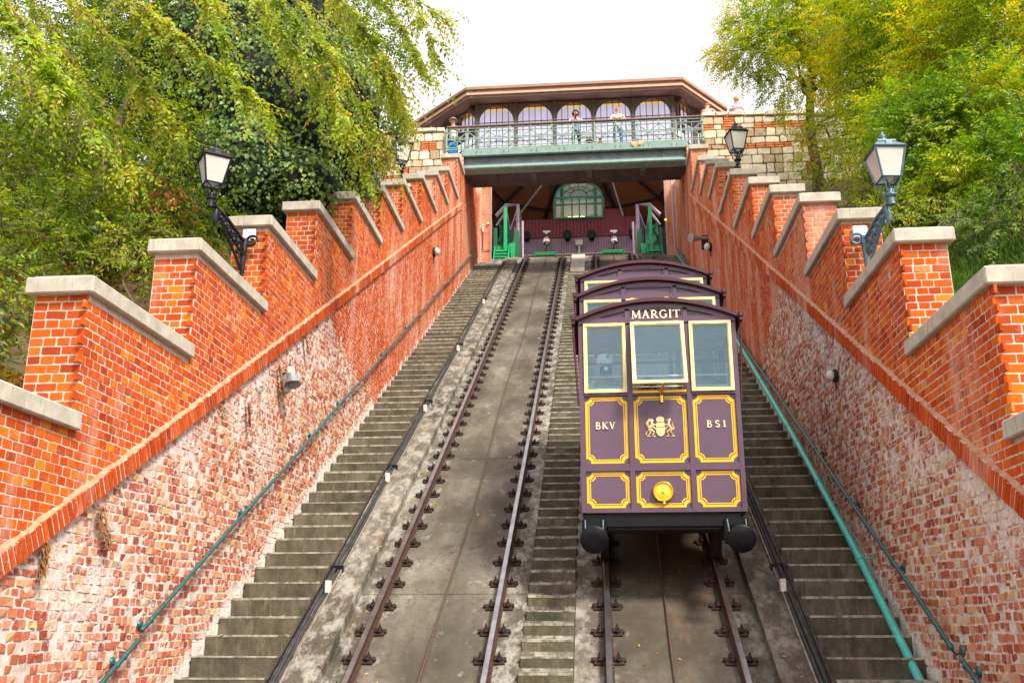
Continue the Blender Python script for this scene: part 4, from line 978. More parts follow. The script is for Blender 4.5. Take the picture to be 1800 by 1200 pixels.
def cabin(k):
    c = empty('cabin', (0, k*CP, k*CRISE), car); y1 = CP+.02
    b = MB()
    for i in range(0, 8, 2): b.box(S0[i], S0[i+1], -.012, .06, 0, 2.40)
    for z0, z1 in ((0, .05), (.512, .600), (1.468, 1.492), (2.432, 2.50)):
        b.box(-1.003, 1.003, -.008, .058, z0, z1)
    b.build('frame_front', M['plum_d'], c)
    # tympanum under the arched roof: three recessed fields
    n = 24; xs = [-1.003+2.006*i/n for i in range(n+1)]
    t_ = MB()
    for i in range(n):
        xa, xb = xs[i], xs[i+1]; t_.add([(xa, .02, 2.40), (xb, .02, 2.40), (xb, .02, arch(xb)), (xa, .02, arch(xa)), (xa, .06, 2.40), (xb, .06, 2.40), (xb, .06, arch(xb)), (xa, .06, arch(xa))], [(0, 1, 2, 3), (7, 6, 5, 4)])
    t_.build('gable_panel', M['plum'], c)
    m = MB()
    def strip(f0, f1, x0, x1, ya, yb):
        nn = 14
        for i in range(nn):
            a = x0+(x1-x0)*i/nn; b2 = x0+(x1-x0)*(i+1)/nn
            m.add([(a, ya, f0(a)), (b2, ya, f0(b2)), (b2, ya, f1(b2)), (a, ya, f1(a)), (a, yb, f0(a)), (b2, yb, f0(b2)), (b2, yb, f1(b2)), (a, yb, f1(a))], [(0, 1, 2, 3), (0, 4, 5, 1), (3, 2, 6, 7)])
    strip(lambda x: arch(x)-.075, lambda x: arch(x)-.01, -1.003, 1.003, -.010, .03)
    for x in (-.37, .37): m.box(x-.028, x+.028, -.010, .03, 2.42, arch(x)-.05)
    m.box(-.337, .337, -.004, .03, 2.44, 2.462); m.box(-.337, -.322, -.004, .03, 2.44, 2.62); m.box(.322, .337, -.004, .03, 2.44, 2.62); m.box(-.337, .337, -.004, .03, 2.598, 2.612)
    m.build('gable_moulding', M['plum_d'], c)
    # roof
    r = MB(); nn = 28; xr = [-HWD-.035+2*(HWD+.035)*i/nn for i in range(nn+1)]
    for i in range(nn):
        a, b2 = xr[i], xr[i+1]; fa, fb = arch(a, ZC+.012, ZT), arch(b2, ZC+.012, ZT)
        vs = [(a, -.075, fa-.012), (b2, -.075, fb-.012), (b2, -.075, fb+.034), (a, -.075, fa+.034), (a, y1, fa-.012), (b2, y1, fb-.012), (b2, y1, fb+.034), (a, y1, fa+.034)]
        r.smooth = True; r.add(vs, [(3, 2, 6, 7)]); r.smooth = False; r.add(vs, [(0, 1, 2, 3), (0, 4, 5, 1)])
    r.build('roof', M['maroon'], c)
    for s in (-1, 1):
        g_ = MB()
        x = s*(HWD+.035); g_.box(x-s*.02, x+s*.025, -.10, y1, ZT-.075, ZT+.02, bev=.01); g_.box(x-s*.025, x+s*.035, -.115, -.085, ZT-.02, ZT+.05, bev=.008)
        g_.tube([(x+s*.005, -.02, ZT-.05), (x, -.01, ZT-.25), (s*1.015, .0, 1.35)], .016, 6)
        g_.build('gutter', M['maroon'], c)
    # glazed openings
    wz0, wz1 = 1.505, 2.422
    def window(x0, x1, z0, z1, tilt=0.0, name='window'):
        e = empty(name, (0, -.004, z1), c)
        f = MB(); w = .036; f.band([(x0, z0-z1), (x1, z0-z1), (x1, 0), (x0, 0)], [(x0+w, z0-z1+w), (x1-w, z0-z1+w), (x1-w, -w), (x0+w, -w)], -.030, .012)
        f.band([(x0+w, z0-z1+w), (x1-w, z0-z1+w), (x1-w, -w), (x0+w, -w)], [(x0+w+.012, z0-z1+w+.012), (x1-w-.012, z0-z1+w+.012), (x1-w-.012, -w-.012), (x0+w+.012, -w-.012)], -.012, .010)
        # thing > cabin > window: keep frame and pane as sub-parts of the cabin
        fo = f.build('window_frame', M['cream'], c, Vector((0, -.004, z1)))
        p = MB(); p.add([(x0+w, 0, z0-z1+w), (x1-w, 0, z0-z1+w), (x1-w, 0, -w), (x0+w, 0, -w)], [(0, 1, 2, 3)]); po = p.build('window_pane', M['glass'], c, Vector((0, -.004, z1)))
        bpy.data.objects.remove(e)
        for o in (fo, po): o.rotation_euler = (-tilt, 0, 0)
        return fo
    window(-.940, -.400, wz0, wz1); window(.410, .940, wz0, wz1)
    window(-.335, .345, wz0+.02, wz1, R_(15) if k == 0 else R_(2))
    h = MB()
    for x in (-.24, .25): h.box(x-.035, x+.035, -.032, .0, wz1-.012, wz1+.02, bev=.004)
    h.build('hinge', M['brass'], c)
    if k == 0:
        for x0, x1 in ((-.945, -.395), (-.335, .345), (.405, .945)):
            lined_panel(c, x0, x1, .600, 1.468); lined_panel(c, x0, x1, .050, .512)
        q = MB(); q.box(-.335, .345, -.02, .05, 1.492, 1.535, bev=.006); q.build('sill', M['brass'], c)
        q = MB(); q.tube([(.03, -.24, 1.57), (.03, -.22, 1.50), (.03, -.04, 1.47)], .018, 6); q.box(.00, .06, -.26, -.20, 1.545, 1.60, bev=.01); q.box(.01, .05, -.03, .0, 1.36, 1.50, bev=.006); q.build('window_stay', M['brass'], c)
        q = MB(); q.lathe([(.10, 0), (.095, .015)], (-.5, -.2, -.4), (0, 0, 1), 6)
    # side walls with windows, floor, rear wall, interior bench
    for s in (-1, 1):
        w_ = MB(); w_.box(s*.975, s*1.0, .06, y1, 0, 1.46); w_.box(s*.975, s*1.0, .06, y1, 2.38, 2.48)
        for yy in (.06, .62, 1.24): w_.box(s*.975, s*1.0, yy, yy+.09, 1.46, 2.38)
        w_.build('side_wall', M['plum'], c)
        p = MB()
        for yy in (.15, .71): p.add([(s*.985, yy, 1.47), (s*.985, yy+.53, 1.47), (s*.985, yy+.53, 2.38), (s*.985, yy, 2.38)], [(0, 1, 2, 3)])
        p.build('side_pane', M['cabglass'], c)
    i_ = MB(); i_.box(-.97, .97, .06, y1, .50, .54); i_.box(-.97, .97, CP-.08, CP-.04, .5, 1.5); i_.box(-.97, .97, CP-.45, CP-.08, .9, .95); i_.build('bench', M['interior'], c)
    i_ = MB()
    for z in (1.60, 1.74): i_.tube([(-.97, .10, z), (.97, .10, z)], .011, 6)
    i_.build('safety_bar', M['whitep'], c)
    i_ = MB(); i_.box(-.97, .97, .02, y1, 2.40, 2.43); i_.build('ceiling', M['interior'], c)
    return c
M['interior'] = plain('varnished_interior', (.70, .64, .60), .5, 0, .2, 4)
cabs = [cabin(k) for k in range(3)]

# lettering: hand made serif capitals, each letter a stroke set
def arcpts(cx, cz, rx, rz, a0, a1, n=10): return [(cx+rx*math.cos(R_(a0+(a1-a0)*i/n)), cz+rz*math.sin(R_(a0+(a1-a0)*i/n))) for i in range(n+1)]
TH, TN = .19, .085   # thick and thin stroke, em = 1
GL = {
 'M': (1.12, [([(.14, 0), (.17, 1)], TN), ([(.17, 1), (.54, .10)], TH), ([(.54, .10), (.92, 1)], TN), ([(.92, 1), (.97, 0)], TH)], [(.02, .27, 0), (.05, .22, 1), (.83, 1.10, 0), (.87, 1.05, 1)]),
 'A': (.92, [([(.12, 0), (.46, 1)], TN), ([(.43, 1), (.78, 0)], TH), ([(.24, .36), (.64, .36)], TN)], [(.0, .26, 0), (.62, .93, 0)]),
 'R': (.92, [([(.20, 0), (.20, 1)], TH), ([(.20, .96)]+arcpts(.42, .73, .24, .23, 90, -90)+[(.20, .50)], .12), ([(.42, .50), (.80, 0)], TH)], [(.04, .36, 0), (.04, .3, 1), (.68, .95, 0)]),
 'G': (.98, [(arcpts(.50, .5, .40, .47, 42, 325, 16), .13), ([(.82, .42), (.82, .08)], TH)], [(.62, .97, .44)]),
 'I': (.42, [([(.21, 0), (.21, 1)], TH)], [(.05, .37, 0), (.05, .37, 1)]),
 'T': (.86, [([(.43, 0), (.43, 1)], TH), ([(.03, .96), (.83, .96)], TN), ([(.04, .97), (.04, .78)], TN), ([(.82, .97), (.82, .78)], TN)], [(.26, .60, 0)]),
 'B': (.82, [([(.18, 0), (.18, 1)], TH), ([(.18, .96)]+arcpts(.38, .75, .22, .21, 90, -90)+[(.18, .53)], .12), ([(.18, .53)]+arcpts(.40, .28, .27, .25, 90, -90)+[(.18, .04)], .13)], [(.03, .3, 0), (.03, .3, 1)]),
 'K': (.92, [([(.19, 0), (.19, 1)], TH), ([(.24, .45), (.72, 1)], TN), ([(.38, .58), (.78, 0)], TH)], [(.04, .34, 0), (.04, .34, 1), (.58, .86, 1), (.66, .94, 0)]),
 'V': (.90, [([(.14, 1), (.47, 0)], TH), ([(.44, 0), (.76, 1)], TN)], [(.0, .29, 1), (.63, .90, 1)]),
 'S': (.70, [(arcpts(.35, .74, .24, .22, 20, 250, 10)+arcpts(.36, .26, .26, .22, 90, -160, 10)[1:], .14)], []),
 '1': (.50, [([(.26, 0), (.26, 1)], TH), ([(.26, .98), (.06, .80)], TN)], [(.08, .44, 0)]),
}
def glyph(ch, h, name, x, z, y, mat, parent, wid=1.0):
    adv, st, sf = GL[ch]; mb = MB()
    def stroke(p, w, dy):
        p = [Vector((a*h*wid, b*h)) for a, b in p]; w = w*h/2; L = []; Rr = []
        for i, q in enumerate(p):
            t = (p[min(i+1, len(p)-1)]-p[max(i-1, 0)]).normalized(); nrm = Vector((-t.y, t.x)); L.append(q+nrm*w); Rr.append(q-nrm*w)
        for i in range(len(p)-1):
            pl = [L[i], L[i+1], Rr[i+1], Rr[i]]; mb.prism([(a.x, a.y) for a in pl], -.010-dy, 0, 'XZ')
    for i, (p, w) in enumerate(st): stroke(p, w, .0006*i)
    for i, (a, b, zz) in enumerate(sf):
        zz2 = min(max(zz, .03), .97); stroke([(a, zz2), (b, zz2)], .07, .003+.0004*i)
    mb.build(name, mat, parent, Vector((x, y, z))); return adv*h*wid
def word(txt, x0, x1, z, h, y, mat, parent):
    w0 = sum(GL[c][0] for c in txt)*h; gap = (x1-x0-w0)/(len(txt)-1); x = x0
    for c in txt: x += glyph(c, h, 'letter', x, z, y, mat, parent)+gap
word('MARGIT', -.312, .312, 2.482, .108, -.002, M['ivory'], cabs[0])
word('BKV', -.812, -.560, 1.045, .086, .020, M['ivory'], cabs[0])
word('BS1', .572, .812, 1.045, .086, .020, M['ivory'], cabs[0])

# coat of arms: crowned shield held by two beasts
ca = MB(); y0 = -.012
ca.prism([(-.062, .085), (.062, .085), (.068, .02), (.064, -.07), (.04, -.105), (0, -.125), (-.04, -.105), (-.064, -.07), (-.068, .02)], y0, .02, 'XZ')
ca.prism([(-.05, .095), (.05, .095), (.062, .12), (.055, .15), (.03, .165), (0, .172), (-.03, .165), (-.055, .15), (-.062, .12)], y0-.004, .02, 'XZ')
ca.tube([(0, y0-.006, .17), (0, y0-.006, .095)], .006, 5); ca.tube([(-.05, y0-.006, .09), (.05, y0-.006, .09)], .007, 5); ca.tube([(-.06, y0-.004, .02), (.06, y0-.004, .02)], .006, 5); ca.tube([(0, y0-.004, .02), (0, y0-.004, -.11)], .005, 5)
for s in (-1, 1):
    def tb(p, r): ca.tube([(s*a, .0, b) for a, b in p], r, 6)
    tb([(-.155, .125), (-.135, .09), (-.125, .05), (-.16, .0), (-.19, -.03)], [.018, .022, .028, .026, .016])
    tb([(-.165, .135), (-.13, .12), (-.10, .11)], [.012, .018, .008])
    tb([(-.12, .06), (-.085, .045), (-.07, .055)], [.016, .011, .008]); tb([(-.125, .03), (-.09, .0), (-.07, -.02)], [.014, .011, .008])
    tb([(-.17, -.01), (-.155, -.06), (-.19, -.105), (-.215, -.115), (-.165, -.12)], [.02, .017, .011, .009, .008])
    tb([(-.15, -.02), (-.10, -.05), (-.125, -.10), (-.13, -.118), (-.085, -.122)], [.019, .015, .011, .009, .008])
    tb([(-.19, -.03), (-.215, .0), (-.185, .06), (-.205, .085)] if s < 0 else [(-.12, .09), (-.17, .12), (-.205, .07), (-.19, .01), (-.15, .02)], [.008, .008, .007, .010] if s < 0 else [.02, .03, .032, .026, .014])
    if s > 0: tb([(-.19, -.04), (-.225, -.06), (-.215, -.10), (-.235, -.085)], .008)
cao = ca.build('coat_of_arms', M['gold'], car, Vector((.0, .020, 1.045))); cao.scale = (.80, .9, .86)
# headlamp
hl = empty('headlamp', (0, .02, .25), car)
mb = MB(); mb.lathe([(.128, 0), (.130, .03), (.124, .05), (.112, .056), (.108, .035), (.106, .03)], (0, 0, 0), (0, -1, 0), 28); mb.build('bezel', M['brass'], hl)
mb = MB(); mb.lathe([(.106, .028), (.085, .040), (.05, .047), (.002, .050)], (0, 0, 0), (0, -1, 0), 28); mb.build('lens', M['lens'], hl)
mb = MB(); mb.ball((0, -.052, -.002), .021, 10); mb.build('bulb', M['whitep'], hl)
mb = MB(); mb.lathe([(.022, 0), (.020, .05), (.012, .06)], (.006, .0, -.142), (0, -1, 0), 10); mb.build('latch', M['gold'], hl)
# underframe along the incline, headstock, buffers, wheels
uf = MB(); L = 3*CP+.1
def inc(y): return y*T
for s in (-1, 1):
    uf.prism([(.12, -.02), (L, inc(L)-.02), (L, inc(L)-.42), (.5, -.30), (.12, -.24)], s*.70, s*.78, 'YZ')
uf.prism([(.02, -.005), (1.2, -.005), (L, inc(L)-CRISE*0-.35), (L, inc(L)-.5), (.6, -.20), (.06, -.20)], -.69, .69, 'YZ')
for k in range(3): uf.box(-.98, .98, k*CP+.05, (k+1)*CP, k*CRISE-.03, k*CRISE-.002)
uf.build('underframe', M['blackmatt'], car)
mb = MB(); mb.box(-.98, .93, .03, .14, -.175, -.006, bev=.012); mb.build('headstock', M['black'], car)
for s in (-1, 1):
    b_ = empty('buffer', (s*.855+.0, .02, -.365), car)
    mb = MB(); mb.lathe([(.095, -.02), (.10, .02), (.085, .06), (.078, .20), (.068, .26)], (0, 0, .13), (0, -1, -.28), 16); mb.box(-.15, .15, -.03, .02, -.02, .295, bev=.02); mb.build('socket', M['black'], b_)
    mb = MB(); mb.lathe([(.03, .20), (.04, .40), (.160, .425), (.168, .45), (.152, .468), (.05, .476)], (0, .0, .13), (0, -1, -.28), 30); mb.build('head', M['black'], b_)
    mb = MB(); mb.tube([(-.11, -.06, .27), (-.105, -.16, .12), (-.05, -.24, .04), (.05, -.24, .04), (.105, -.16, .12), (.11, -.06, .27)], .010, 6); mb.build('grab_iron', M['lampblue'], b_)
    for yy in (1.25, 3.5):
        w = empty('wheel', (s*.73, yy, inc(yy)-.98), car)
        mb = MB(); mb.lathe([(.31, -.05), (.31, .03), (.34, .035), (.34, .055), (.05, .06)], (0, 0, .10), (s, 0, 0), 24); mb.build('tyre', M['blackmatt'], w)
        mb = MB(); mb.lathe([(.08, -.08), (.08, .1)], (0, 0, .10), (s, 0, 0), 12); mb.box(-.06, .06, -.09, .09, .1, .75, bev=.02); mb.build('axle_box', M['blackmatt'], w)

# ================================================================ HANDRAILS AND DRAIN PIPE
def handrail(s, A, B, label, ny, end=None):
    A = Vector(A); B = Vector(B); t = tag(empty('handrail', tuple(A)), label, 'handrail'); d = B-A
    n = int(d.length/.9); mb = MB(); mb.tube([d*(i/n)+Vector((.006*math.sin(i*1.3), 0, .008*math.sin(i*.9))) for i in range(n+1)], .024, 9); mb.build('bar', M['gpipe'], t)
    for y in ny:
        f = (y-A.y)/d.y; P = d*f; wx = s*WX-A.x-P.x
        mb = MB(); mb.lathe([(.055, 0), (.055, .012), (.02, .03)], (P.x+wx, P.y, P.z-.05), (-s, 0, 0), 10)
        mb.tube([(P.x+wx, P.y, P.z-.05), (P.x+wx*.35, P.y, P.z-.075), (P.x, P.y, P.z-.02)], .015, 7); mb.ball((P.x, P.y, P.z), .034, 8); mb.build('bracket', M['gpipe'], t)
    for q in (0, 1): mb = MB(); mb.ball(d*q, .027, 8); mb.build('end_cap', M['gpipe'], t)
    return t
handrail(-1, atX(250, 1106, -3.95), atX(836, 440, -3.95), 'long dark green handrail on the left wall below the grey bell lamp', [9.95, 12.5, 15.3, 16.9, 20.2, 22.7, 26.5, 28.2, 31.5, 33.4])
handrail(-1, atX(120, 1268, -3.95), atX(242, 1126, -3.95), 'short lower piece of dark green handrail in the bottom left corner', [8.6, 9.45])
handrail(1, atX(1672, 1137, 3.95), atX(1190, 436, 3.95), 'long dark green handrail on the right wall above the turquoise pipe', [10.1, 11.7, 13.35, 15.15, 17.5, 19.6, 22.6, 26, 29, 32, 35])
handrail(1, atX(1790, 1300, 3.95), atX(1690, 1160, 3.95), 'short lower piece of dark green handrail in the bottom right corner', [9.3, 9.75])
dp = tag(empty('drain_pipe', (3.9, 11, T*11)), 'bright turquoise drain pipe running down along the right stairs', 'pipe'); O = Vector(dp.location)
ctrl = [(9.0, -.30), (10.0, -.10), (11.1, .10), (13.1, .36), (16.5, .56), (22, .66), (28, .52), (33, .34), (37.3, .14)]
def doff(y):
    for (a, b), (c, d_) in zip(ctrl[:-1], ctrl[1:]):
        if a <= y <= c: return b+(d_-b)*(y-a)/(c-a)
    return ctrl[-1][1]
pts = [Vector((3.92, y, T*y+doff(y)))-O for y in np.arange(9.0, 37.4, .4)]
pts = [(pts[max(0, i-1)]+pts[i]*2+pts[min(len(pts)-1, i+1)])/4 for i in range(len(pts))]
mb = MB(); mb.tube(pts, .047, 12); mb.build('pipe', M['turq'], dp)
for y in (9.6, 11.35, 13.3, 15.1, 17.2, 19.6, 22.3, 25.5, 29, 33):
    i = int((y-9)/.4); mb = MB(); d = (pts[i+1]-pts[i]).normalized(); mb.tube([pts[i]-d*.04, pts[i]+d*.04], .057, 12); mb.tube([pts[i], pts[i]+Vector((.15, 0, .02))], .012, 6); mb.build('collar', M['turq'], dp)
mb = MB(); mb.tube([pts[-1], pts[-1]+Vector((-.02, .08, .25)), pts[-1]+Vector((-.05, .08, 4.0))], .045, 10); mb.build('riser', M['violet'], dp)

# ================================================================ LANTERNS
def lantern(P, w, m, parent, rot=0.0, tilt=0.0, fin=1.0):
    """square tapered lantern; P = bottom of the neck, w = half width at the top of the glass"""
    h = w*2.05; e = empty('lantern', P, parent); e.rotation_euler = (tilt, 0, rot)
    z0 = w*1.15; z1 = z0+h; wb = w*.62
    f = MB()
    cb_, ct = [(-wb, -wb), (wb, -wb), (wb, wb), (-wb, wb)], [(-w, -w), (w, -w), (w, w), (-w, w)]
    for i in range(4):
        j = (i+1) % 4
        f.tube([(*cb_[i], z0), (*ct[i], z1)], w*.075, 4, sm=False)
        f.tube([(*cb_[i], z0), (*cb_[j], z0)], w*.075, 4, sm=False); f.tube([(*ct[i], z1), (*ct[j], z1)], w*.10, 4, sm=False)
        f.tube([(*cb_[i], z0), (0, 0, z0-w*.25)], w*.05, 4, sm=False)
    f.build('frame', M[m], e)
    r = MB(); k = w*1.12
    r.add([(-k, -k, z1), (k, -k, z1), (k, k, z1), (-k, k, z1), (-w*.55, -w*.55, z1+w*.62), (w*.55, -w*.55, z1+w*.62), (w*.55, w*.55, z1+w*.62), (-w*.55, w*.55, z1+w*.62)], [(3, 2, 1, 0), (4, 5, 6, 7), (0, 1, 5, 4), (1, 2, 6, 5), (2, 3, 7, 6), (3, 0, 4, 7)])
    r.box(-w*.62, w*.62, -w*.62, w*.62, z1+w*.60, z1+w*.70); r.box(-.2*w, .2*w, -w*.92, -w*.80, z1+w*.22, z1+w*.42)
    r.lathe([(w*.42, w*.68), (w*.46, w*.80), (w*.26, w*.98), (w*.16, w*1.10), (w*.26, w*1.18), (w*.20, w*1.30), (w*.07, w*1.38), (w*.10, w*1.46), (w*.02, w*1.60)], (0, 0, z1), (0, 0, 1), 14)
    r.build('cap', M[m], e)
    q = .86
    for i, nm in enumerate(range(4)):
        j = (i+1) % 4; a, b, c_, d_ = cb_[i], cb_[j], ct[j], ct[i]
        p = MB(); p.add([(a[0]*.97, a[1]*.97, z0+.01), (b[0]*.97, b[1]*.97, z0+.01), (c_[0]*.97, c_[1]*.97, z1-.01), (d_[0]*.97, d_[1]*.97, z1-.01)], [(0, 1, 2, 3)]); p.build('glass_pane', M['frost'], e)
    n_ = MB(); n_.lathe([(w*.30, -w*.10), (w*.42, 0), (w*.38, w*.10), (w*.20, w*.16), (w*.16, w*.30), (w*.24, w*.42), (w*.10, w*.5), (w*.09, w*.9)], (0, 0, 0), (0, 0, 1), 12)
    for i in range(4):
        a = math.pi/4+i*math.pi/2; c_, s_ = math.cos(a), math.sin(a)
        n_.tube([(c_*w*.18, s_*w*.18, w*.15), (c_*w*.62, s_*w*.62, w*.35), (c_*w*.55, s_*w*.55, w*.62), (c_*w*.78, s_*w*.78, w*.95), (c_*wb*1.3, s_*wb*1.3, z0)], w*.055, 6)
    n_.build('neck', M[m], e)
def scroll(mb, c, r, a0, turns, rad, u, v):
    pts = []
    for i in range(int(turns*14)+1):
        a = a0+i*2*math.pi/14; k = r*(1-i/(turns*14)*.75); pts.append(Vector(c)+Vector(u)*math.cos(a)*k+Vector(v)*math.sin(a)*k)
    mb.tube(pts, rad, 6)
def bracket_lamp(base, neck, w, m, label, group, plate='whitep', rot=.35, tilt=0.0, s=1):
    """ornate arm from a wall plate out to the lantern"""
    base = Vector(base); neck = Vector(neck); t = tag(empty('bracket_lantern', tuple(base)), label, 'street lamp', group)
    d = neck-base; hd = Vector((d.x, d.y, 0)).normalized()
    mb = MB(); mb.tube([Vector((0, 0, .04)), d*.5+Vector((0, 0, .05)), d*.96-Vector((0, 0, .02))], [.030, .026, .030], 8); mb.ball(d*.96, .058, 10); mb.lathe([(.05, -.10), (.045, -.03), (.05, .02)], tuple(d), (0, 0, 1), 10); mb.build('arm', M[m], t)
    o = MB(); up = Vector((0, 0, 1)); 
    o.tube([Vector((0, 0, .10)), Vector((0, 0, -.15))+hd*.02, Vector((0, 0, -.46))+hd*.01], [.055, .05, .03], 8); scroll(o, Vector((0, 0, .06))-hd*0.0+Vector((-s*.10, 0, 0)), .10, 0, 1.4, .020, (1, 0, 0), (0, 0, 1))
    o.tube([Vector((0, 0, -.44)), d*.25+Vector((0, 0, -.30)), d*.55+Vector((0, 0, -.16)), d*.86+Vector((0, 0, -.06))], .022, 7)
    for f, r in ((.12, .085), (.30, .085), (.47, .065), (.62, .05)):
        c = d*f+Vector((0, 0, -.12+.10*f)); scroll(o, c, r, .5, 1.5, .022, hd, up); scroll(o, c-up*r*.9+hd*r*.6, r*.6, 2.6, 1.3, .017, hd, -up); scroll(o, c+Vector((.03, 0, -.03)), r*.8, 1.5, 1.2, .017, (1, 0, 0), up)
    for f in (.08, .2, .35, .5, .62, .74):
        c = d*f+Vector((0, 0, -.17+.15*f)); o.tube([c, c+hd*.05+up*.04, c+hd*.10-up*.03], [.028, .038, .006], 5); o.ball(c+Vector((.02, 0, -.02)), .036, 6)
    o.tube([d*.84+Vector((0, 0, -.03)), d*.86+Vector((0, 0, -.18)), d*.84+Vector((0, 0, -.27))], [.03, .045, .012], 7)
    o.build('scrollwork', M[m], t)
    p = MB(); p.box(-.10, .10, .0, .03, .10, .30, bev=.02); p.build('wall_plate', M[plate], t, Vector((-s*.02, .07, 0)))
    lantern(d+Vector((0, 0, .02)), w, m, t, rot, tilt)
    return t
GL_ = 'old street lanterns on the wall'
Bl = atY(430, 432, 12.66); Nl = atY(371, 352, 11.85)
bracket_lamp(Bl, Nl, .182, 'lampiron', 'large black iron lantern on an ornate bracket in front of the ivy', GL_, rot=.62, s=-1)
Br = atY(1520, 428, 12.72); Nr = atY(1566, 347, 11.85)
bracket_lamp(Br, Nr, .195, 'lampblue', 'large blue grey lantern on a scrolled bracket against the right trees', GL_, rot=.10, tilt=-.05, s=1)
for (x, y, Y, x2, y2, rot, lb, s) in ((712, 338, 24.2, 704, 325, .5, 'small black lantern in front of the left rubble wall', -1), (1288, 318, 24.45, 1297, 305, .2, 'small black lantern in front of the right rubble wall', 1)):
    B_ = atY(x, y, Y-.02); N_ = atY(x2, y2-22, Y-.95); bracket_lamp(B_, N_, .235, 'lampiron', lb, GL_, rot=rot, s=s)
    

# ================================================================ SMALL THINGS ON THE WALLS
P = Vector(atX(497, 655, -4.05)); t = tag(empty('bell_lamp', tuple(P)), 'grey bell shaped floodlight with a cream top on the left wall', 'floodlight')
ax = Vector((.25, -.25, -.93)).normalized(); c0 = Vector((.17, -.05, .07))
mb = MB(); mb.lathe([(.075, 0), (.078, .11), (.085, .13)], c0, ax, 20); mb.build('lamp_cap', M['ivory'], t)
mb = MB(); mb.lathe([(.085, .13), (.09, .14), (.11, .24), (.155, .36), (.165, .38), (.150, .375), (.10, .26), (.02, .22)], c0, ax, 22); mb.build('shade', plain('galvanised_grey', (.30, .33, .36), .45, .5, .15, 8), t)
mb = MB(); mb.tube([(.0, .10, .08), (.06, .05, .05), (.12, -.02, .02), (.14, -.04, -.06)], .014, 6); mb.tube([(-.01, .02, -.02), (.10, -.02, 0)], .02, 6); mb.build('bracket', M['black'], t)
mb = MB(); mb.tube([c0+Vector((-.08, 0, -.05)), c0+Vector((-.09, -.02, -.25)), c0+Vector((-.06, -.02, -.48)), c0+Vector((-.12, .02, -.52))], .009, 6); mb.build('cable', M['offwhite'], t)
mb = MB(); mb.lathe([(.075, 0), (.085, .10), (.06, .12)], (.08, -.05, -.32), ax, 14); mb.build('lower_can', M['coping'], t); t.scale = (.76, .76, .76)
for x, y, s, lb in ((762, 443, -1, 'small white ball lamp on the upper left wall'), (1471, 660, 1, 'small white ball lamp on the lower right wall beneath the string course'), (1250, 434, 1, 'small white ball lamp under the grey horn on the right wall')):
    P = Vector(atX(x, y, s*4.05)); t = tag(empty('wall_lamp', tuple(P)), lb, 'wall lamp', 'small ball lamps on the walls')
    r = .10 if x == 1471 else .15
    mb = MB(); mb.lathe([(r*.9, 0), (r, .03), (r*.9, .05)], (0, 0, 0), (-s, 0, 0), 14); mb.build('base_ring', M['blackmatt'], t); mb = MB(); mb.ball((-s*(.05+r*.4), 0, .0), r*.8, 12, (.8, 1, 1)); mb.build('globe', M['offwhite'], t)
    mb = MB(); mb.tube([(-s*.03, 0, -r*.8), (-s*.02, 0, -r*2.0)], .012, 6); mb.build('cable', M['black'], t)
P = Vector(atX(1246, 420, 4.05)); t = tag(empty('horn_speaker', tuple(P)), 'dark grey horn loudspeaker on the right wall below the string course', 'loudspeaker')
mb = MB(); mb.lathe([(.15, .60), (.145, .58), (.10, .42), (.055, .24), (.05, 0)], (-.02, .2, .10), (-.86, -.48, -.12), 16); mb.build('horn', M['iron_grey'], t); mb = MB(); mb.box(-.2, .0, .18, .24, -.25, .2, bev=.01); mb.build('bracket', M['rust'], t)
# rusty streak weeds hanging from the joints of the left wall
for x0, y0, x1, y1, w, lb in ((170, 885, 192, 965, .085, 'brown dried weed hanging below the string course at the far left'), (77, 945, 68, 1010, .05, 'thin brown dried weed near the left edge of the wall'), (433, 705, 436, 748, .03, 'brown dried weed beside the tuft of green on the left wall'), (533, 575, 540, 625, .035, 'brown dried weed just under the string course above the bell lamp'), (488, 640, 494, 690, .04, 'brown dried weed behind the bell lamp')):
    t = tag(empty('dried_weed', tuple(atX(x0, y0, -4.05))), lb, 'weed', 'dried weeds on the left wall'); A = Vector(atX(x0, y0, -4.05)); B = Vector(atX(x1, y1, -4.02)); mb = MB()
    for k in range(110):
        f = rnd.random(); c = (B-A)*f*.9; d = Vector((rnd.uniform(0, .05), rnd.uniform(-1, 1)*w, rnd.uniform(-.10, -.02))); c += Vector((.02, rnd.uniform(-w, w)*(1-f*.5), 0)); mb.add([c, c+d*.5+Vector((.006, .008, 0)), c+d, c+d*.5-Vector((0, .008, 0))], [(0, 1, 2, 3)])
    mb.build('stalks', plain('dry_brown_stalks', (.20, .085, .025), .9) if 'dry_brown_stalks' not in bpy.data.materials else bpy.data.materials['dry_brown_stalks'], t)
for x, y, lb in ((392, 720, 'small green tuft growing from the left wall near the dried weed'), (456, 683, 'tiny green tuft growing from the left wall nearest the bell lamp')):
    t = tag(empty('wall_tuft', tuple(atX(x, y, -4.05))), lb, 'plant'); mb = MB()
    for k in range(60):
        c = Vector((rnd.uniform(0, .05), rnd.gauss(0, .025), rnd.gauss(0, .04))); d = Vector((rnd.uniform(0, .03), rnd.uniform(-.03, .03), rnd.uniform(-.03, .02))); mb.tint = rnd.random(); mb.add([c, c+d*.5+Vector((0, .008, .004)), c+d, c+d*.5-Vector((0, .008, .004))], [(0, 1, 2, 3)])
    mb.build('leaves', M['leaf_dark'] if 'leaf_dark' in M else M['greend'], t)

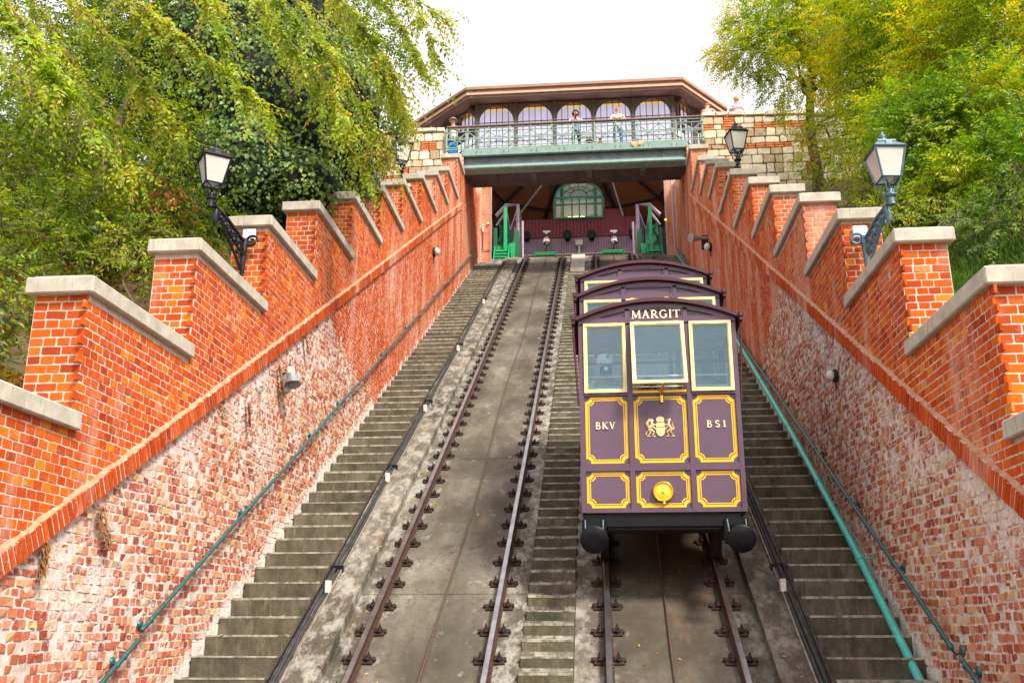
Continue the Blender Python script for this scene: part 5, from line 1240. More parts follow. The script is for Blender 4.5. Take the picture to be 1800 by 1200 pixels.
# ================================================================ PEOPLE
def person(name_label, root, J, mats, zones, scale=1.0, radii=None, cat='person', yaw=0, hair=None, extra=None, fingers=True, facing=(0, -1)):
    """J: dict of joints in metres around the root; one skinned continuous body"""
    t = tag(empty('person', root), name_label, cat); t.rotation_euler = (0, 0, yaw)
    R0 = dict(pelvis=.135, waist=.115, chest=.145, neck=.055, head0=.075, head=.098, crown=.070, sh=.062, el=.042, wr=.029, hip=.088, kn=.058, an=.040, toe=.035, palm=.030)
    if radii: R0.update(radii)
    vs = []; es = []; rad = []; zone = []
    def V(p, r, z): vs.append(Vector(p)*scale); rad.append(r*scale); zone.append(z); return len(vs)-1
    pel = V(J['pelvis'], R0['pelvis'], 'legs'); wa = V(J['waist'], R0['waist'], 'torso'); ch = V(J['chest'], R0['chest'], 'torso'); nk = V(J['neck'], R0['neck'], 'skin')
    H = Vector(J['head']); N_ = Vector(J['neck']); hd = (H-N_).normalized()
    h0 = V(N_.lerp(H, .55), R0['head0'], 'skin'); h1 = V(H, R0['head'], 'head'); h2 = V(H+hd*.075, R0['crown'], 'head')
    es += [(pel, wa), (wa, ch), (ch, nk), (nk, h0), (h0, h1), (h1, h2)]
    for sd in ('L', 'R'):
        sh = V(J['sh'+sd], R0['sh'], 'torso'); el = V(J['el'+sd], R0['el'], 'sleeve'); wr = V(J['wr'+sd], R0['wr'], 'skin'); es += [(ch, sh), (sh, el), (el, wr)]
        hp = Vector(J['ha'+sd]); W = Vector(J['wr'+sd]); dd = (hp-W).normalized(); pa = V(W+dd*.055, R0['palm'], 'skin'); es.append((wr, pa))
        if fingers:
            sidev = dd.cross(Vector((0, 0, 1))); sidev = sidev.normalized() if sidev.length > .1 else Vector((1, 0, 0)); dn = dd.cross(sidev).normalized()
            if dn.z > 0: dn = -dn
            for q, ln in ((-1.5, .060), (-.5, .070), (.5, .066), (1.5, .052)):
                b = W+dd*.09+sidev*q*.019; f1 = V(b, .0095, 'skin'); f2 = V(b+dd*ln*.5+dn*.010, .009, 'skin'); f3 = V(b+dd*ln*.8+dn*.032, .0075, 'skin'); es += [(pa, f1), (f1, f2), (f2, f3)]
            sg = 1 if sd == 'R' else -1
            b = W+dd*.05-sidev*sg*.035; f1 = V(b, .011, 'skin'); f2 = V(b+dd*.035-sidev*sg*.012+dn*.015, .009, 'skin'); es += [(pa, f1), (f1, f2)]
        if 'hip'+sd in J:
            hi = V(J['hip'+sd], R0['hip'], 'legs'); kn = V(J['kn'+sd], R0['kn'], 'legs'); an = V(J['an'+sd], R0['an'], 'legs'); to = V(Vector(J['an'+sd])+Vector(J.get('toe', (0, -.14, -.04))), R0['toe'], 'shoe'); es += [(pel, hi), (hi, kn), (kn, an), (an, to)]
    me = bpy.data.meshes.new('body'); me.from_pydata(vs, es, []); ob = bpy.data.objects.new('body_tmp', me); col.objects.link(ob)
    md = ob.modifiers.new('skin', 'SKIN'); md.use_smooth_shade = True
    for i, sv in enumerate(me.skin_vertices[0].data): sv.radius = (rad[i], rad[i]); sv.use_root = (i == 0)
    sb = ob.modifiers.new('sub', 'SUBSURF'); sb.levels = 1; sb.render_levels = 1
    dg = bpy.context.evaluated_depsgraph_get(); dg.update(); ev = ob.evaluated_get(dg); bm_ = bpy.data.meshes.new_from_object(ev); bpy.data.objects.remove(ob)
    body = link('body', bm_, t); names = list(mats.keys()); bm_.materials.clear()
    for k in names: bm_.materials.append(mats[k])
    segs = [(vs[a], vs[b], zone[b] if zone[b] != 'sleeve' else 'sleeve', rad[a], rad[b]) for a, b in es]
    for p in bm_.polygons:
        c = p.center; best = 1e9; z = 'torso'
        for a, b, zz, ra, rb in segs:
            ab = b-a; q = max(0, min(1, (c-a).dot(ab)/max(ab.length_squared, 1e-9))); dd_ = (c-(a+ab*q)).length-(ra+(rb-ra)*q)
            if dd_ < best: best = dd_; z = zz
        z = zones.get(z, z); p.material_index = names.index(z) if z in names else 0; p.use_smooth = True
    # face
    fx = Vector((facing[0], facing[1], 0)).normalized(); sx = Vector((-fx.y, fx.x, 0)); f = MB(); Hs = H*scale
    for q in (-1, 1): f.mi = 0; f.ball(Hs+fx*.088*scale+sx*q*.034*scale+Vector((0, 0, .012))*scale, .012*scale, 6)
    f.mi = 1; f.prism([(-.014*scale, -.02*scale), (.014*scale, -.02*scale), (0, .022*scale)], 0, -.022*scale, 'XZ', Matrix.Translation(Hs+fx*.096*scale-Vector((0, 0, .01*scale))) @ Matrix.Rotation(math.atan2(-fx.x, -fx.y)*-1, 4, 'Z'))
    f.mi = 2; c = Hs+fx*.092*scale-Vector((0, 0, .048*scale)); f.tube([c-sx*.022*scale, c+sx*.022*scale], .006*scale, 5)
    f.mi = 1
    for q in (-1, 1): f.ball(Hs+sx*q*.098*scale, .022*scale, 6, (.5, 1, 1.3))
    f.build('face', [M['blackmatt'], mats.get('skin', M['skin']), M['redwall']], t)
    if hair: hair(t, Hs, hd, scale)
    if extra: extra(t, scale)
    return t
def cap_hair(mat, r=.108, back=0, drop=.0, name='hair'):
    def fn(t, H, hd, sc):
        mb = MB(); n = 12; c = H+Vector((0, back, .018))*sc
        prof = [(math.cos(a)*r*sc, math.sin(a)*r*1.05*sc) for a in [R_(-drop)+i*(R_(90)+R_(drop))/6 for i in range(7)]]
        mb.lathe(prof, c, hd, n); mb.build(name, mat, t)
    return fn
def stand(lean=0.0, h=1.0):
    """standing joints facing -Y, hands on a rail in front"""
    return dict(pelvis=(0, 0, .93), waist=(0, -.02, 1.08), chest=(0, -.05-lean*.3, 1.28), neck=(0, -.06-lean*.5, 1.46), head=(0, -.09-lean*.6, 1.60),
      shL=(-.19, -.05-lean*.4, 1.38), shR=(.19, -.05-lean*.4, 1.38), elL=(-.26, -.18-lean*.4, 1.15), elR=(.26, -.18-lean*.4, 1.15), wrL=(-.12, -.36-lean*.3, 1.10), wrR=(.12, -.36-lean*.3, 1.10), haL=(0, -.42-lean*.3, 1.10), haR=(0, -.42-lean*.3, 1.12),
      hipL=(-.10, 0, .88), hipR=(.10, 0, .88), knL=(-.11, -.02, .48), knR=(.12, -.02, .48), anL=(-.11, .02, .09), anR=(.13, .02, .09))
def mt(name, c): return cloth(name, c)
white = mt('white_cotton', (.78, .77, .74)); black = mt('black_cotton', (.015, .015, .02)); jean = mt('blue_jeans', (.06, .15, .32)); blue = mt('pale_blue_shirt', (.32, .45, .70)); pink = mt('pink_striped_shirt', (.78, .32, .33)); hairb = plain('dark_auburn_hair', (.075, .018, .02), .6, 0, .4, 40); grey = plain('grey_hair', (.45, .42, .40), .6); red = mt('red_cap_cloth', (.72, .10, .06)); shoe = M['blackmatt']
# woman with a phone
J = stand(.15); J.update(wrL=(-.07, -.30, 1.22), wrR=(.08, -.30, 1.22), haL=(-.02, -.32, 1.30), haR=(.02, -.32, 1.30), elL=(-.30, -.30, 1.10), elR=(.30, -.30, 1.10))
def hair_w(t, H, hd, sc):
    mb = MB(); r = random.Random(4)
    for k in range(70):
        a = r.uniform(0, 2*math.pi); e = r.uniform(-.9, 1.4)
        p = Vector((math.cos(a)*math.cos(e)*.112, math.sin(a)*math.cos(e)*.112+.025, math.sin(e)*.12+.01))
        if p.y < -.06 and p.z < .055: continue
        mb.ball(H+p*sc, .034*sc, 6)
    mb.build('curly_hair', hairb, t)
def phone(t, sc): mb = MB(); mb.box(-.035, .035, -.375, -.363, 1.29, 1.41, bev=.004); mb.build('phone', M['black'], t); mb = MB(); mb.tube([(-.15, -.19, 1.36), (-.12, -.23, 1.2), (.05, -.2, 1.02)], .014, 6); mb.build('bag_strap', mt('magenta_strap', (.62, .03, .16)), t)
wm = atY(1013, 262, 32.95)
person('person with curly auburn hair leaning on the bridge railing with a phone, black trousers', (wm[0], 32.95, DZ), J, dict(skin=M['skin'], torso=blue, legs=black, shoe=shoe), {'head': 'skin', 'sleeve': 'torso'}, 1.0, hair=hair_w, extra=phone)
# bald man
J = stand(.12)
def straps(t, sc):
    mb = MB()
    for q in (-1, 1): mb.tube([(q*.12, .02, 1.43), (q*.11, -.16, 1.40), (q*.15, -.22, 1.24), (q*.16, -.12, 1.1)], .016, 6)
    mb.build('rucksack_straps', black, t)
mn = atY(1087, 260, 33.0)
person('bald person in a white shirt, dark straps and blue jeans leaning on the bridge railing', (mn[0], 32.98, DZ), J, dict(skin=M['skin'], torso=white, legs=jean, shoe=shoe), {'head': 'skin', 'sleeve': 'skin'}, 1.07, extra=straps, hair=cap_hair(grey, .100, .03, -55))
# person at the left end with a hat and a blue bag
J = stand(.1); lm = atY(797, 262, 33.0)
def hat(t, H, hd, sc): mb = MB(); mb.lathe([(.17, -.01), (.17, .0), (.105, .01), (.10, .09), (.06, .11), (.0, .115)], H+Vector((0, 0, .045)), (0, .15, 1), 14); mb.build('brimmed_hat', mt('grey_hat', (.25, .20, .18)), t)
person('person in a brimmed hat and white top at the left end of the bridge railing', (lm[0], 32.98, DZ), J, dict(skin=M['skin2'], torso=white, legs=black, shoe=shoe), {'head': 'skin', 'sleeve': 'torso'}, .95, hair=hat)
b = atY(795, 255, 32.6); t = tag(empty('blue_bag', (b[0], 32.62, DZ+.02)), 'bright blue bag standing behind the left end of the bridge railing', 'bag')
mb = MB(); mb.box(-.17, .17, -.08, .12, 0, .30, bev=.05); mb.box(-.15, .13, -.08, .10, .31, .50, bev=.05); mb.build('bag_body', mt('bright_blue_nylon', (.01, .28, .75)), t); mb = MB(); mb.tube([(-.08, 0, .49), (0, 0, .56), (.08, 0, .49)], .012, 6); mb.build('handle', black, t)
# two children kneeling behind the railing
def kneel():
    return dict(pelvis=(0, .20, .30), waist=(0, .12, .40), chest=(0, .0, .50), neck=(0, -.08, .60), head=(0, -.14, .68), shL=(-.12, -.02, .53), shR=(.12, -.02, .53), elL=(-.18, -.14, .36), elR=(.18, -.14, .36), wrL=(-.12, -.28, .24), wrR=(.10, -.26, .24), haL=(-.10, -.4, .20), haR=(.08, -.4, .20), hipL=(-.08, .2, .28), hipR=(.08, .2, .28), knL=(-.10, -.02, .08), knR=(.10, -.02, .08), anL=(-.10, .35, .07), anR=(.10, .35, .07), toe=(0, .10, -.02))
kr = dict(pelvis=.10, waist=.085, chest=.10, neck=.04, head0=.065, head=.085, crown=.06, sh=.045, el=.032, wr=.024, hip=.065, kn=.05, an=.033, toe=.03)
k1 = atY(1037, 262, 32.8)
J1 = kneel(); J1.update(head=(.02, -.14, .55), neck=(0, -.09, .48), chest=(0, 0, .42), waist=(0, .1, .36), wrL=(-.16, -.32, .10), haL=(-.2, -.5, .04), wrR=(.02, -.34, .06), haR=(.0, -.5, -.04))
person('child with blond hair in a blue top crouching behind the bridge railing', (k1[0], 32.80, DZ), J1, dict(skin=M['skin'], torso=mt('royal_blue_top', (.03, .08, .42)), legs=jean, shoe=shoe), {'head': 'skin', 'sleeve': 'torso'}, .9, kr, hair=cap_hair(plain('blond_hair', (.62, .40, .16), .6), .092, .02, -10), fingers=False)
k2 = atY(1055, 262, 32.85)
person('child in an orange top kneeling behind the railing between the two standing adults', (k2[0], 32.86, DZ), kneel(), dict(skin=M['skin2'], torso=mt('orange_top', (.80, .20, .05)), legs=mt('green_shorts', (.03, .25, .15)), shoe=shoe), {'head': 'skin', 'sleeve': 'skin'}, .72, kr, hair=cap_hair(grey, .092, .02, -10), fingers=False)
rg = atY(1120, 265, 32.3); t = tag(empty('brown_cloth', (rg[0], 32.28, 23.885)), 'crumpled tan cloth draped over the edge of the bridge deck', 'cloth')
vs = []; fs = []; nx, ny = 16, 7
for j in range(ny):
    for i in range(nx):
        u, v = i/(nx-1), j/(ny-1); d = v*.24; h = .035*math.sin(u*9+v*2)+.02*math.sin(u*21)
        vs.append((-.22+u*.46, (.12-d if d < .14 else -.04-.02*math.sin(u*12)), (.03+h*.5 if d < .14 else .02-(d-.14)*(1.2+.6*math.sin(u*3.1+.4))+h*.3)))
for j in range(ny-1):
    for i in range(nx-1): fs.append((j*nx+i, j*nx+i+1, (j+1)*nx+i+1, (j+1)*nx+i))
mb = MB(); mb.smooth = True; mb.add(vs, fs); mb.build('cloth_sheet', mt('tan_cloth', (.58, .33, .18)), t)
# two people leaning on the right terrace wall, backs to us
TZ = float(atY(1249, 181, 33.4)[2])-1.60; mb = MB(); mb.box(4.7, 9.5, 33.12, 36, 23.4, TZ); tag(mb.build('terrace_step', M['rubble']), kind='structure')
p1 = atY(1243, 200, 33.4); J = stand(.3); J.update(elL=(-.30, -.1, 1.22), wrL=(-.34, -.22, 1.05), haL=(-.34, -.30, 1.0))
person('person in a pink shirt and red cap, back turned, above the right rubble wall', (p1[0], 33.40, TZ), J, dict(skin=M['skin'], torso=pink, legs=jean, shoe=shoe), {'head': 'skin', 'sleeve': 'torso'}, 1.0, yaw=math.pi*.93, hair=cap_hair(red, .112, 0, 5, 'cap'))
p2 = atY(1291, 200, 33.6)
def pack(t, sc): mb = MB(); mb.box(-.15, .15, .10, .26, 1.05, 1.42, bev=.05); mb.build('rucksack', mt('grey_rucksack', (.30, .30, .33)), t); mb = MB(); mb.tube([(-.13, .12, 1.44), (0, .16, 1.50), (.14, .10, 1.42)], .03, 8); mb.build('olive_scarf', mt('olive_cloth', (.22, .25, .08)), t)
person('person with ginger hair and grey rucksack behind the right terrace wall, next to the tree', (p2[0], 33.40, TZ), stand(.1), dict(skin=M['skin'], torso=mt('lilac_shirt', (.50, .42, .62)), legs=jean, shoe=shoe), {'head': 'skin', 'sleeve': 'torso'}, 1.0, yaw=.25, hair=cap_hair(plain('ginger_hair', (.50, .20, .07), .6), .108, -.01, 10), extra=pack)
# passengers in the front cabin
pa = atY(1064, 636, 12.42)
def sit(): return dict(pelvis=(0, .18, -.70), waist=(0, .14, -.55), chest=(0, .08, -.36), neck=(0, .03, -.16), head=(0, -.01, -.02), shL=(-.17, .07, -.27), shR=(.17, .07, -.27), elL=(-.25, -.05, -.46), elR=(.24, -.04, -.46), wrL=(-.10, -.14, -.27), wrR=(.13, -.14, -.28), haL=(-.02, -.17, -.20), haR=(.04, -.17, -.20), hipL=(-.1, .15, -.72), hipR=(.1, .15, -.72), knL=(-.1, -.1, -.76), knR=(.1, -.1, -.76), anL=(-.1, -.08, -1.1), anR=(.1, -.08, -1.1))
def capw(t, H, hd, sc):
    mb = MB(); mb.lathe([(.112, -.02), (.118, .02), (.105, .07), (.07, .105), (.0, .12)], H+Vector((0, .0, .025)), (0, -.12, 1), 18)
    mb.prism([(-.085, 0), (-.075, -.10), (-.03, -.135), (.03, -.135), (.075, -.10), (.085, 0)], -.006, .006, 'XY', Matrix.Translation(H+Vector((.015, -.085, .045))) @ Matrix.Rotation(R_(38), 4, 'X'))
    mb.build('baseball_cap', white, t); mb = MB(); mb.box(-.012, .018, -.125, -.110, .03, .075, Matrix.Translation(H+Vector((.03, 0, .02)))); mb.build('cap_badge', M['greend'], t)
def camra(t, sc):
    mb = MB(); mb.box(-.075, .085, -.24, -.17, -.20, -.105, bev=.012); mb.lathe([(.042, 0), (.044, .06), (.036, .065)], (.005, -.235, -.155), (0, -1, 0), 16); mb.build('camera', M['black'], t)
    mb = MB(); mb.lathe([(.03, 0), (.028, .004)], (.005, -.30, -.155), (0, -1, 0), 14); mb.build('camera_lens', M['glassblue'], t)
M['glassblue'] = plain('pale_blue_lens', (.50, .75, .85), .1)
person('person in a white baseball cap photographing through the left coach window', tuple(pa+np.array((0, .05, 0))), sit(), dict(skin=M['skin'], torso=mt('sky_blue_shirt', (.30, .62, .78)), legs=jean, shoe=shoe), {'head': 'skin', 'sleeve': 'skin'}, 1.0, hair=capw, extra=camra)
pb = atY(1140, 672, 12.45)
J = sit(); J.update(wrL=(-.13, -.22, -.12), haL=(-.08, -.26, -.06), wrR=(.10, -.22, -.12), haR=(.05, -.27, -.06), elL=(-.24, -.05, -.32))
def camb(t, sc): mb = MB(); mb.box(-.05, .09, -.30, -.24, -.10, -.02, bev=.01); mb.lathe([(.035, 0), (.035, .05)], (.02, -.295, -.06), (0, -1, 0), 12); mb.build('camera', M['black'], t)
person('dark haired person crouching with a camera behind the tilted centre coach window', tuple(pb+np.array((0, .08, -.02))), J, dict(skin=M['skin2'], torso=black, legs=black, shoe=shoe), {'head': 'skin', 'sleeve': 'torso'}, 1.0, hair=cap_hair(plain('dark_hair', (.02, .015, .012), .6), .110, .01, 5), extra=camb)

# ================================================================ VEGETATION
def leaf_cloud(name, P, D, Nrm, size, tint, mat, parent, asp=.42, fold=.18):
    """P base points, D leaf direction, Nrm rough normal, all (n,3)"""
    n = len(P); D = D/np.maximum(np.linalg.norm(D, axis=1, keepdims=True), 1e-6)
    S = np.cross(D, Nrm); S /= np.maximum(np.linalg.norm(S, axis=1, keepdims=True), 1e-6); N2 = np.cross(S, D)
    L = size[:, None]
    tip = P+D*L; lf = P+D*L*.42+S*L*asp*.5+N2*L*fold*.4; rt = P+D*L*.42-S*L*asp*.5+N2*L*fold*.4
    V = np.stack([P, rt, tip, lf], 1).reshape(-1, 3); F = np.array([(0, 1, 2), (0, 2, 3)])[None]+(np.arange(n)*4)[:, None, None]
    O = np.array(parent.location) if parent is not None else 0
    me = npmesh(name, V-O, F.reshape(-1, 3), mat, np.repeat(tint, 2)); o = link(name, me, parent); o['kind'] = 'stuff'; return o
def sprays(P, D, L, K, droop, leaf, jitter=.25, gap=0.06, updir=(0, 0, 1), sideways=.85):
    """leaves set in two rows along drooping twigs -> arrays"""
    n = len(P); t = np.linspace(gap, 1, K)[None, :, None]; D = D/np.linalg.norm(D, axis=1, keepdims=True)
    g = np.array([0, 0, -1.0])
    pts = P[:, None]+D[:, None]*L[:, None, None]*t+g*(droop*L)[:, None, None]*t**2
    tan = D[:, None]+2*g*droop[:, None, None]*t; tan /= np.linalg.norm(tan, axis=2, keepdims=True)
    up = np.array(updir)+rng.normal(0, .35, (n, 1, 3)); side = np.cross(tan, np.broadcast_to(up, tan.shape)); side /= np.maximum(np.linalg.norm(side, axis=2, keepdims=True), 1e-6)
    alt = np.where(np.arange(K) % 2 == 0, 1, -1)[None, :, None]
    ld = tan*.55+side*alt*sideways+rng.normal(0, jitter, tan.shape)+g*.25
    nr = np.cross(side, tan)+rng.normal(0, .35, tan.shape)
    sz = leaf*rng.uniform(.65, 1.15, (n, K))*(1-.35*t[:, :, 0]**3)
    return pts.reshape(-1, 3), ld.reshape(-1, 3), nr.reshape(-1, 3), sz.reshape(-1)
def twig_tubes(P, D, L, droop, r, parent, name='twigs', K=5, mat='bark'):
    mb = MB(); O = Vector(parent.location)
    for i in range(len(P)):
        d = Vector(D[i]).normalized(); mb.tube([Vector(P[i])-O+d*L[i]*t+Vector((0, 0, -1))*droop[i]*L[i]*t*t for t in [k/(K-1) for k in range(K)]], [r*(1-.75*k/(K-1)) for k in range(K)], 4, caps=False)
    o = mb.build(name, M[mat], parent); o['kind'] = 'stuff'; return o
M['bark'] = plain('brown_bark', (.13, .085, .055), .9, 0, .4, 14, .8); M['bark_r'] = plain('reddish_twig', (.28, .13, .07), .8, 0, .3, 20)
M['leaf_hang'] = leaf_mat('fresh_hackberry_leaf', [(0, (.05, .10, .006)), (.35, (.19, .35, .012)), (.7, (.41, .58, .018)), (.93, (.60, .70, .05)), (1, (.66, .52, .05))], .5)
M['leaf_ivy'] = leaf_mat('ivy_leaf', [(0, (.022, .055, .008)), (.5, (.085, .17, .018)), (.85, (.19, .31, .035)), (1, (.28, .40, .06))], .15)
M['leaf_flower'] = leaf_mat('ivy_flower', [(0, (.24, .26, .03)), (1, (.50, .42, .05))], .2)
M['leaf_back'] = leaf_mat('background_leaf', [(0, (.035, .075, .006)), (.5, (.11, .20, .010)), (.85, (.26, .37, .014)), (1, (.46, .50, .025))], .5)  # leaf colour of the background trees and undergrowth
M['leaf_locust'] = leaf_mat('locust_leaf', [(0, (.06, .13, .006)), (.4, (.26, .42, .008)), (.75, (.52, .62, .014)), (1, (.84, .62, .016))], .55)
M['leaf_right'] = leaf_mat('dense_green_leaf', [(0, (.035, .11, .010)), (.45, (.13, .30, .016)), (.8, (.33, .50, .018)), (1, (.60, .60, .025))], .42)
M['leaf_dry'] = leaf_mat('dry_orange_leaf', [(0, (.25, .09, .02)), (1, (.55, .26, .08))], .3)
M['grass'] = leaf_mat('bank_grass', [(0, (.05, .12, .012)), (1, (.17, .30, .025))], .35)
def rdir(n): d = rng.normal(0, 1, (n, 3)); return d/np.linalg.norm(d, axis=1, keepdims=True)
def blob_points(blobs, n, shell=.55):
    """points in ellipsoids given as (centre, (rx, ry, rz)); biased outward"""
    vol = np.array([b[1][0]*b[1][1]*b[1][2] for b in blobs]); k = rng.choice(len(blobs), n, p=vol/vol.sum())
    c = np.array([b[0] for b in blobs])[k]; r = np.array([b[1] for b in blobs])[k]; d = rdir(n); q = rng.uniform(shell**3, 1, n)**(1/3)
    return c+d*r*q[:, None], d
def branches(root_pt, ends, r0, parent, name='limb', mat='bark', wob=.3):
    root_pt = Vector(root_pt); O = Vector(parent.location)
    for e in ends:
        e = Vector(e); mid = [root_pt.lerp(e, t)+Vector((rnd.uniform(-wob, wob), rnd.uniform(-wob, wob), rnd.uniform(0, wob)))*math.sin(t*math.pi) for t in (.2, .4, .6, .8)]
        mb = MB(); mb.tube([p-O for p in [root_pt]+mid+[e]], [r0*(1-.15*k) for k in range(6)], 7); mb.build(name, M[mat], parent)
def at(x, y, Y): return np.array(atY(x, y, Y))
def clump_tint(P, f=1.1, a=.32, base=.5):
    a *= 1.25
    return np.clip(base+a*np.sin(P[:, 0]*f*1.9+P[:, 2]*f*1.3)*np.cos(P[:, 1]*f*1.1+P[:, 2]*f*2.1)+rng.normal(0, .17, len(P)), 0, 1)

# --- ivy clad tree, left
tr = tag(empty('ivy_tree', tuple(at(480, 400, 18.5)-np.array((0, 0, 1)))), 'tree smothered in dark ivy with yellow green flower clusters, left of centre', 'tree')
ib = [(at(500, 215, 18.5), (2.5, 1.9, 2.1)), (at(400, 130, 18.8), (2.3, 1.9, 2.2)), (at(585, 280, 19.5), (1.1, 1.2, 1.2)), (at(500, 70, 19.5), (1.7, 1.9, 1.9)), (at(420, 320, 17.2), (1.5, 1.3, 1.25)), (at(510, 335, 17.4), (1.2, 1.1, .75))]
P = []; 
for c, r in ib:
    n = int(9500*(r[0]*r[2])/4); d = rdir(n); d = d[(d[:, 1] < .45)]; lump = 1+.07*np.sin(d[:, 0]*9+d[:, 2]*7)+.06*np.sin(d[:, 2]*15+d[:, 1]*11); P.append(np.c_[c+d*np.array(r)*(lump*rng.uniform(.90, 1.03, len(d)))[:, None], d])
P = np.concatenate(P); Dn = P[:, 3:]; P = P[:, :3]; n = len(P)
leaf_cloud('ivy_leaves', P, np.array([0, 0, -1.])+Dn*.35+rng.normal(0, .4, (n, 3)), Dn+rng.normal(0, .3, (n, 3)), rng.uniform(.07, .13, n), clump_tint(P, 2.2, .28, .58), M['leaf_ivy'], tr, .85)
k = rng.choice(n, 130); fp = np.repeat(P[k]+Dn[k]*.06, 16, 0)+rng.normal(0, .055, (130*16, 3)); leaf_cloud('flower_clusters', fp, rdir(len(fp)), rdir(len(fp)), rng.uniform(.03, .055, len(fp)), rng.random(len(fp)), M['leaf_flower'], tr, .8)
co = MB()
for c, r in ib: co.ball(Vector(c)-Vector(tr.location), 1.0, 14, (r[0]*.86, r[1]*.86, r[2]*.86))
co.build('inner_mass', plain('dark_ivy_core', (.010, .014, .006), .95, 0, .5, 6), tr)  # added near-black core standing in for the dark inside of the ivy
branches(tr.location, [at(480, 250, 18.6), at(420, 120, 19), at(560, 120, 19.5)], .22, tr)

# --- background trees, upper left, with gaps to the sky
def twiggy_tree(label, blobs, ntw, K, Lr, leaf, droop, mat, base, limbs, r0=.14, tw=True, back=0, outw=.8, tintf=1.1, tbase=.5, barkm='bark', shell=.3, cat='tree', name='leafy_tree', bias=None):
    t = tag(empty(name, tuple(base)), label, cat); P, d = blob_points(blobs, ntw, shell)
    D = d*outw+rng.normal(0, .45, (ntw, 3)); 
    if bias is not None: D += np.array(bias)
    L = rng.uniform(*Lr, ntw); dr = rng.uniform(droop*.5, droop*1.4, ntw)
    p, ld, nr, sz = sprays(P, D, L, K, dr, leaf); leaf_cloud('leaves', p, ld, nr, sz, clump_tint(p, tintf, .30, tbase), M[mat], t)
    if tw:
        s_ = rng.choice(ntw, min(ntw, 500), replace=False); twig_tubes(P[s_], D[s_], L[s_], dr[s_], .010, t)
    branches(base, limbs, r0, t, mat=barkm)
    return t
twiggy_tree('tall dark green tree with gaps of sky at the far left edge', [(at(40, 120, 17), (2.6, 1.6, 2.6)), (at(150, 290, 15.5), (2.3, 1.4, 1.7)), (at(0, 300, 14.5), (1.7, 1.3, 1.5)), (at(260, 60, 18.5), (2.2, 1.5, 2.0))], 2400, 20, (.5, 1.1), .115, .35, 'leaf_back', at(120, 520, 16)-np.array((0, 0, 2)), [at(60, 150, 17), at(150, 200, 16.5), at(250, 60, 18)], .2, tbase=.58)
twiggy_tree('very leafy background tree closing the view behind the ivy', [(at(230, 210, 21), (2.6, 1.3, 2.4)), (at(60, 360, 19), (3.4, 1.3, 1.9)), (at(330, 60, 22), (3.0, 1.3, 2.2)), (at(600, 40, 23), (1.9, 1.2, 1.9)), (at(560, 200, 22), (1.8, 1.2, 1.5)), (at(-60, 250, 20), (2.2, 1.3, 2.0))], 3600, 20, (.5, 1.0), .14, .4, 'leaf_back', at(230, 470, 21)-np.array((0, 0, 2)), [at(200, 200, 21), at(330, 80, 22), at(100, 380, 20)], .22, tw=False, tbase=.52)
# --- undergrowth behind the left wall
twiggy_tree('low bushes of mixed green leaves behind the left merlons', [(at(60, 405, 12.6), (1.3, .9, .55)), (at(210, 385, 13.4), (1.1, .8, .65)), (at(325, 400, 13.8), (.8, .7, .65)), (at(130, 330, 14.0), (1.5, .8, .7)), (at(250, 425, 12.2), (.5, .4, .38)), (at(30, 520, 10.6), (.6, .5, .4)), (at(-20, 440, 11.0), (.6, .5, .5)), (at(120, 440, 12.2), (.7, .5, .35))], 1500, 14, (.25, .6), .10, .25, 'leaf_back', at(200, 480, 13)-np.array((0, 0, .6)), [at(100, 400, 13), at(220, 400, 13.4)], .04, tbase=.62, cat='bush', name='undergrowth')
twiggy_tree('bright green big leaved shrub against the second merlon', [(at(235, 420, 11.5), (.36, .3, .30)), (at(262, 450, 11.1), (.18, .2, .25)), (at(10, 560, 9.5), (.20, .3, .28)), (at(0, 470, 10.0), (.3, .3, .35))], 130, 11, (.2, .45), .095, .4, 'leaf_hang', at(250, 500, 11.5)-np.array((0, 0, .4)), [at(235, 420, 11.5)], .02, tbase=.45, cat='bush', name='leafy_shrub')
dr_ = tag(empty('dry_leaf_cluster', tuple(at(290, 355, 13.0))), 'cluster of withered orange leaves beside the black lantern bracket', 'dead leaves'); n = 260; pp = at(290, 352, 13.0)+rng.normal(0, 1, (n, 3))*np.array((.22, .2, .16)); leaf_cloud('withered_leaves', pp, rdir(n)+np.array((0, 0, -.8)), rdir(n), rng.uniform(.06, .11, n), rng.random(n), M['leaf_dry'], dr_, .6)
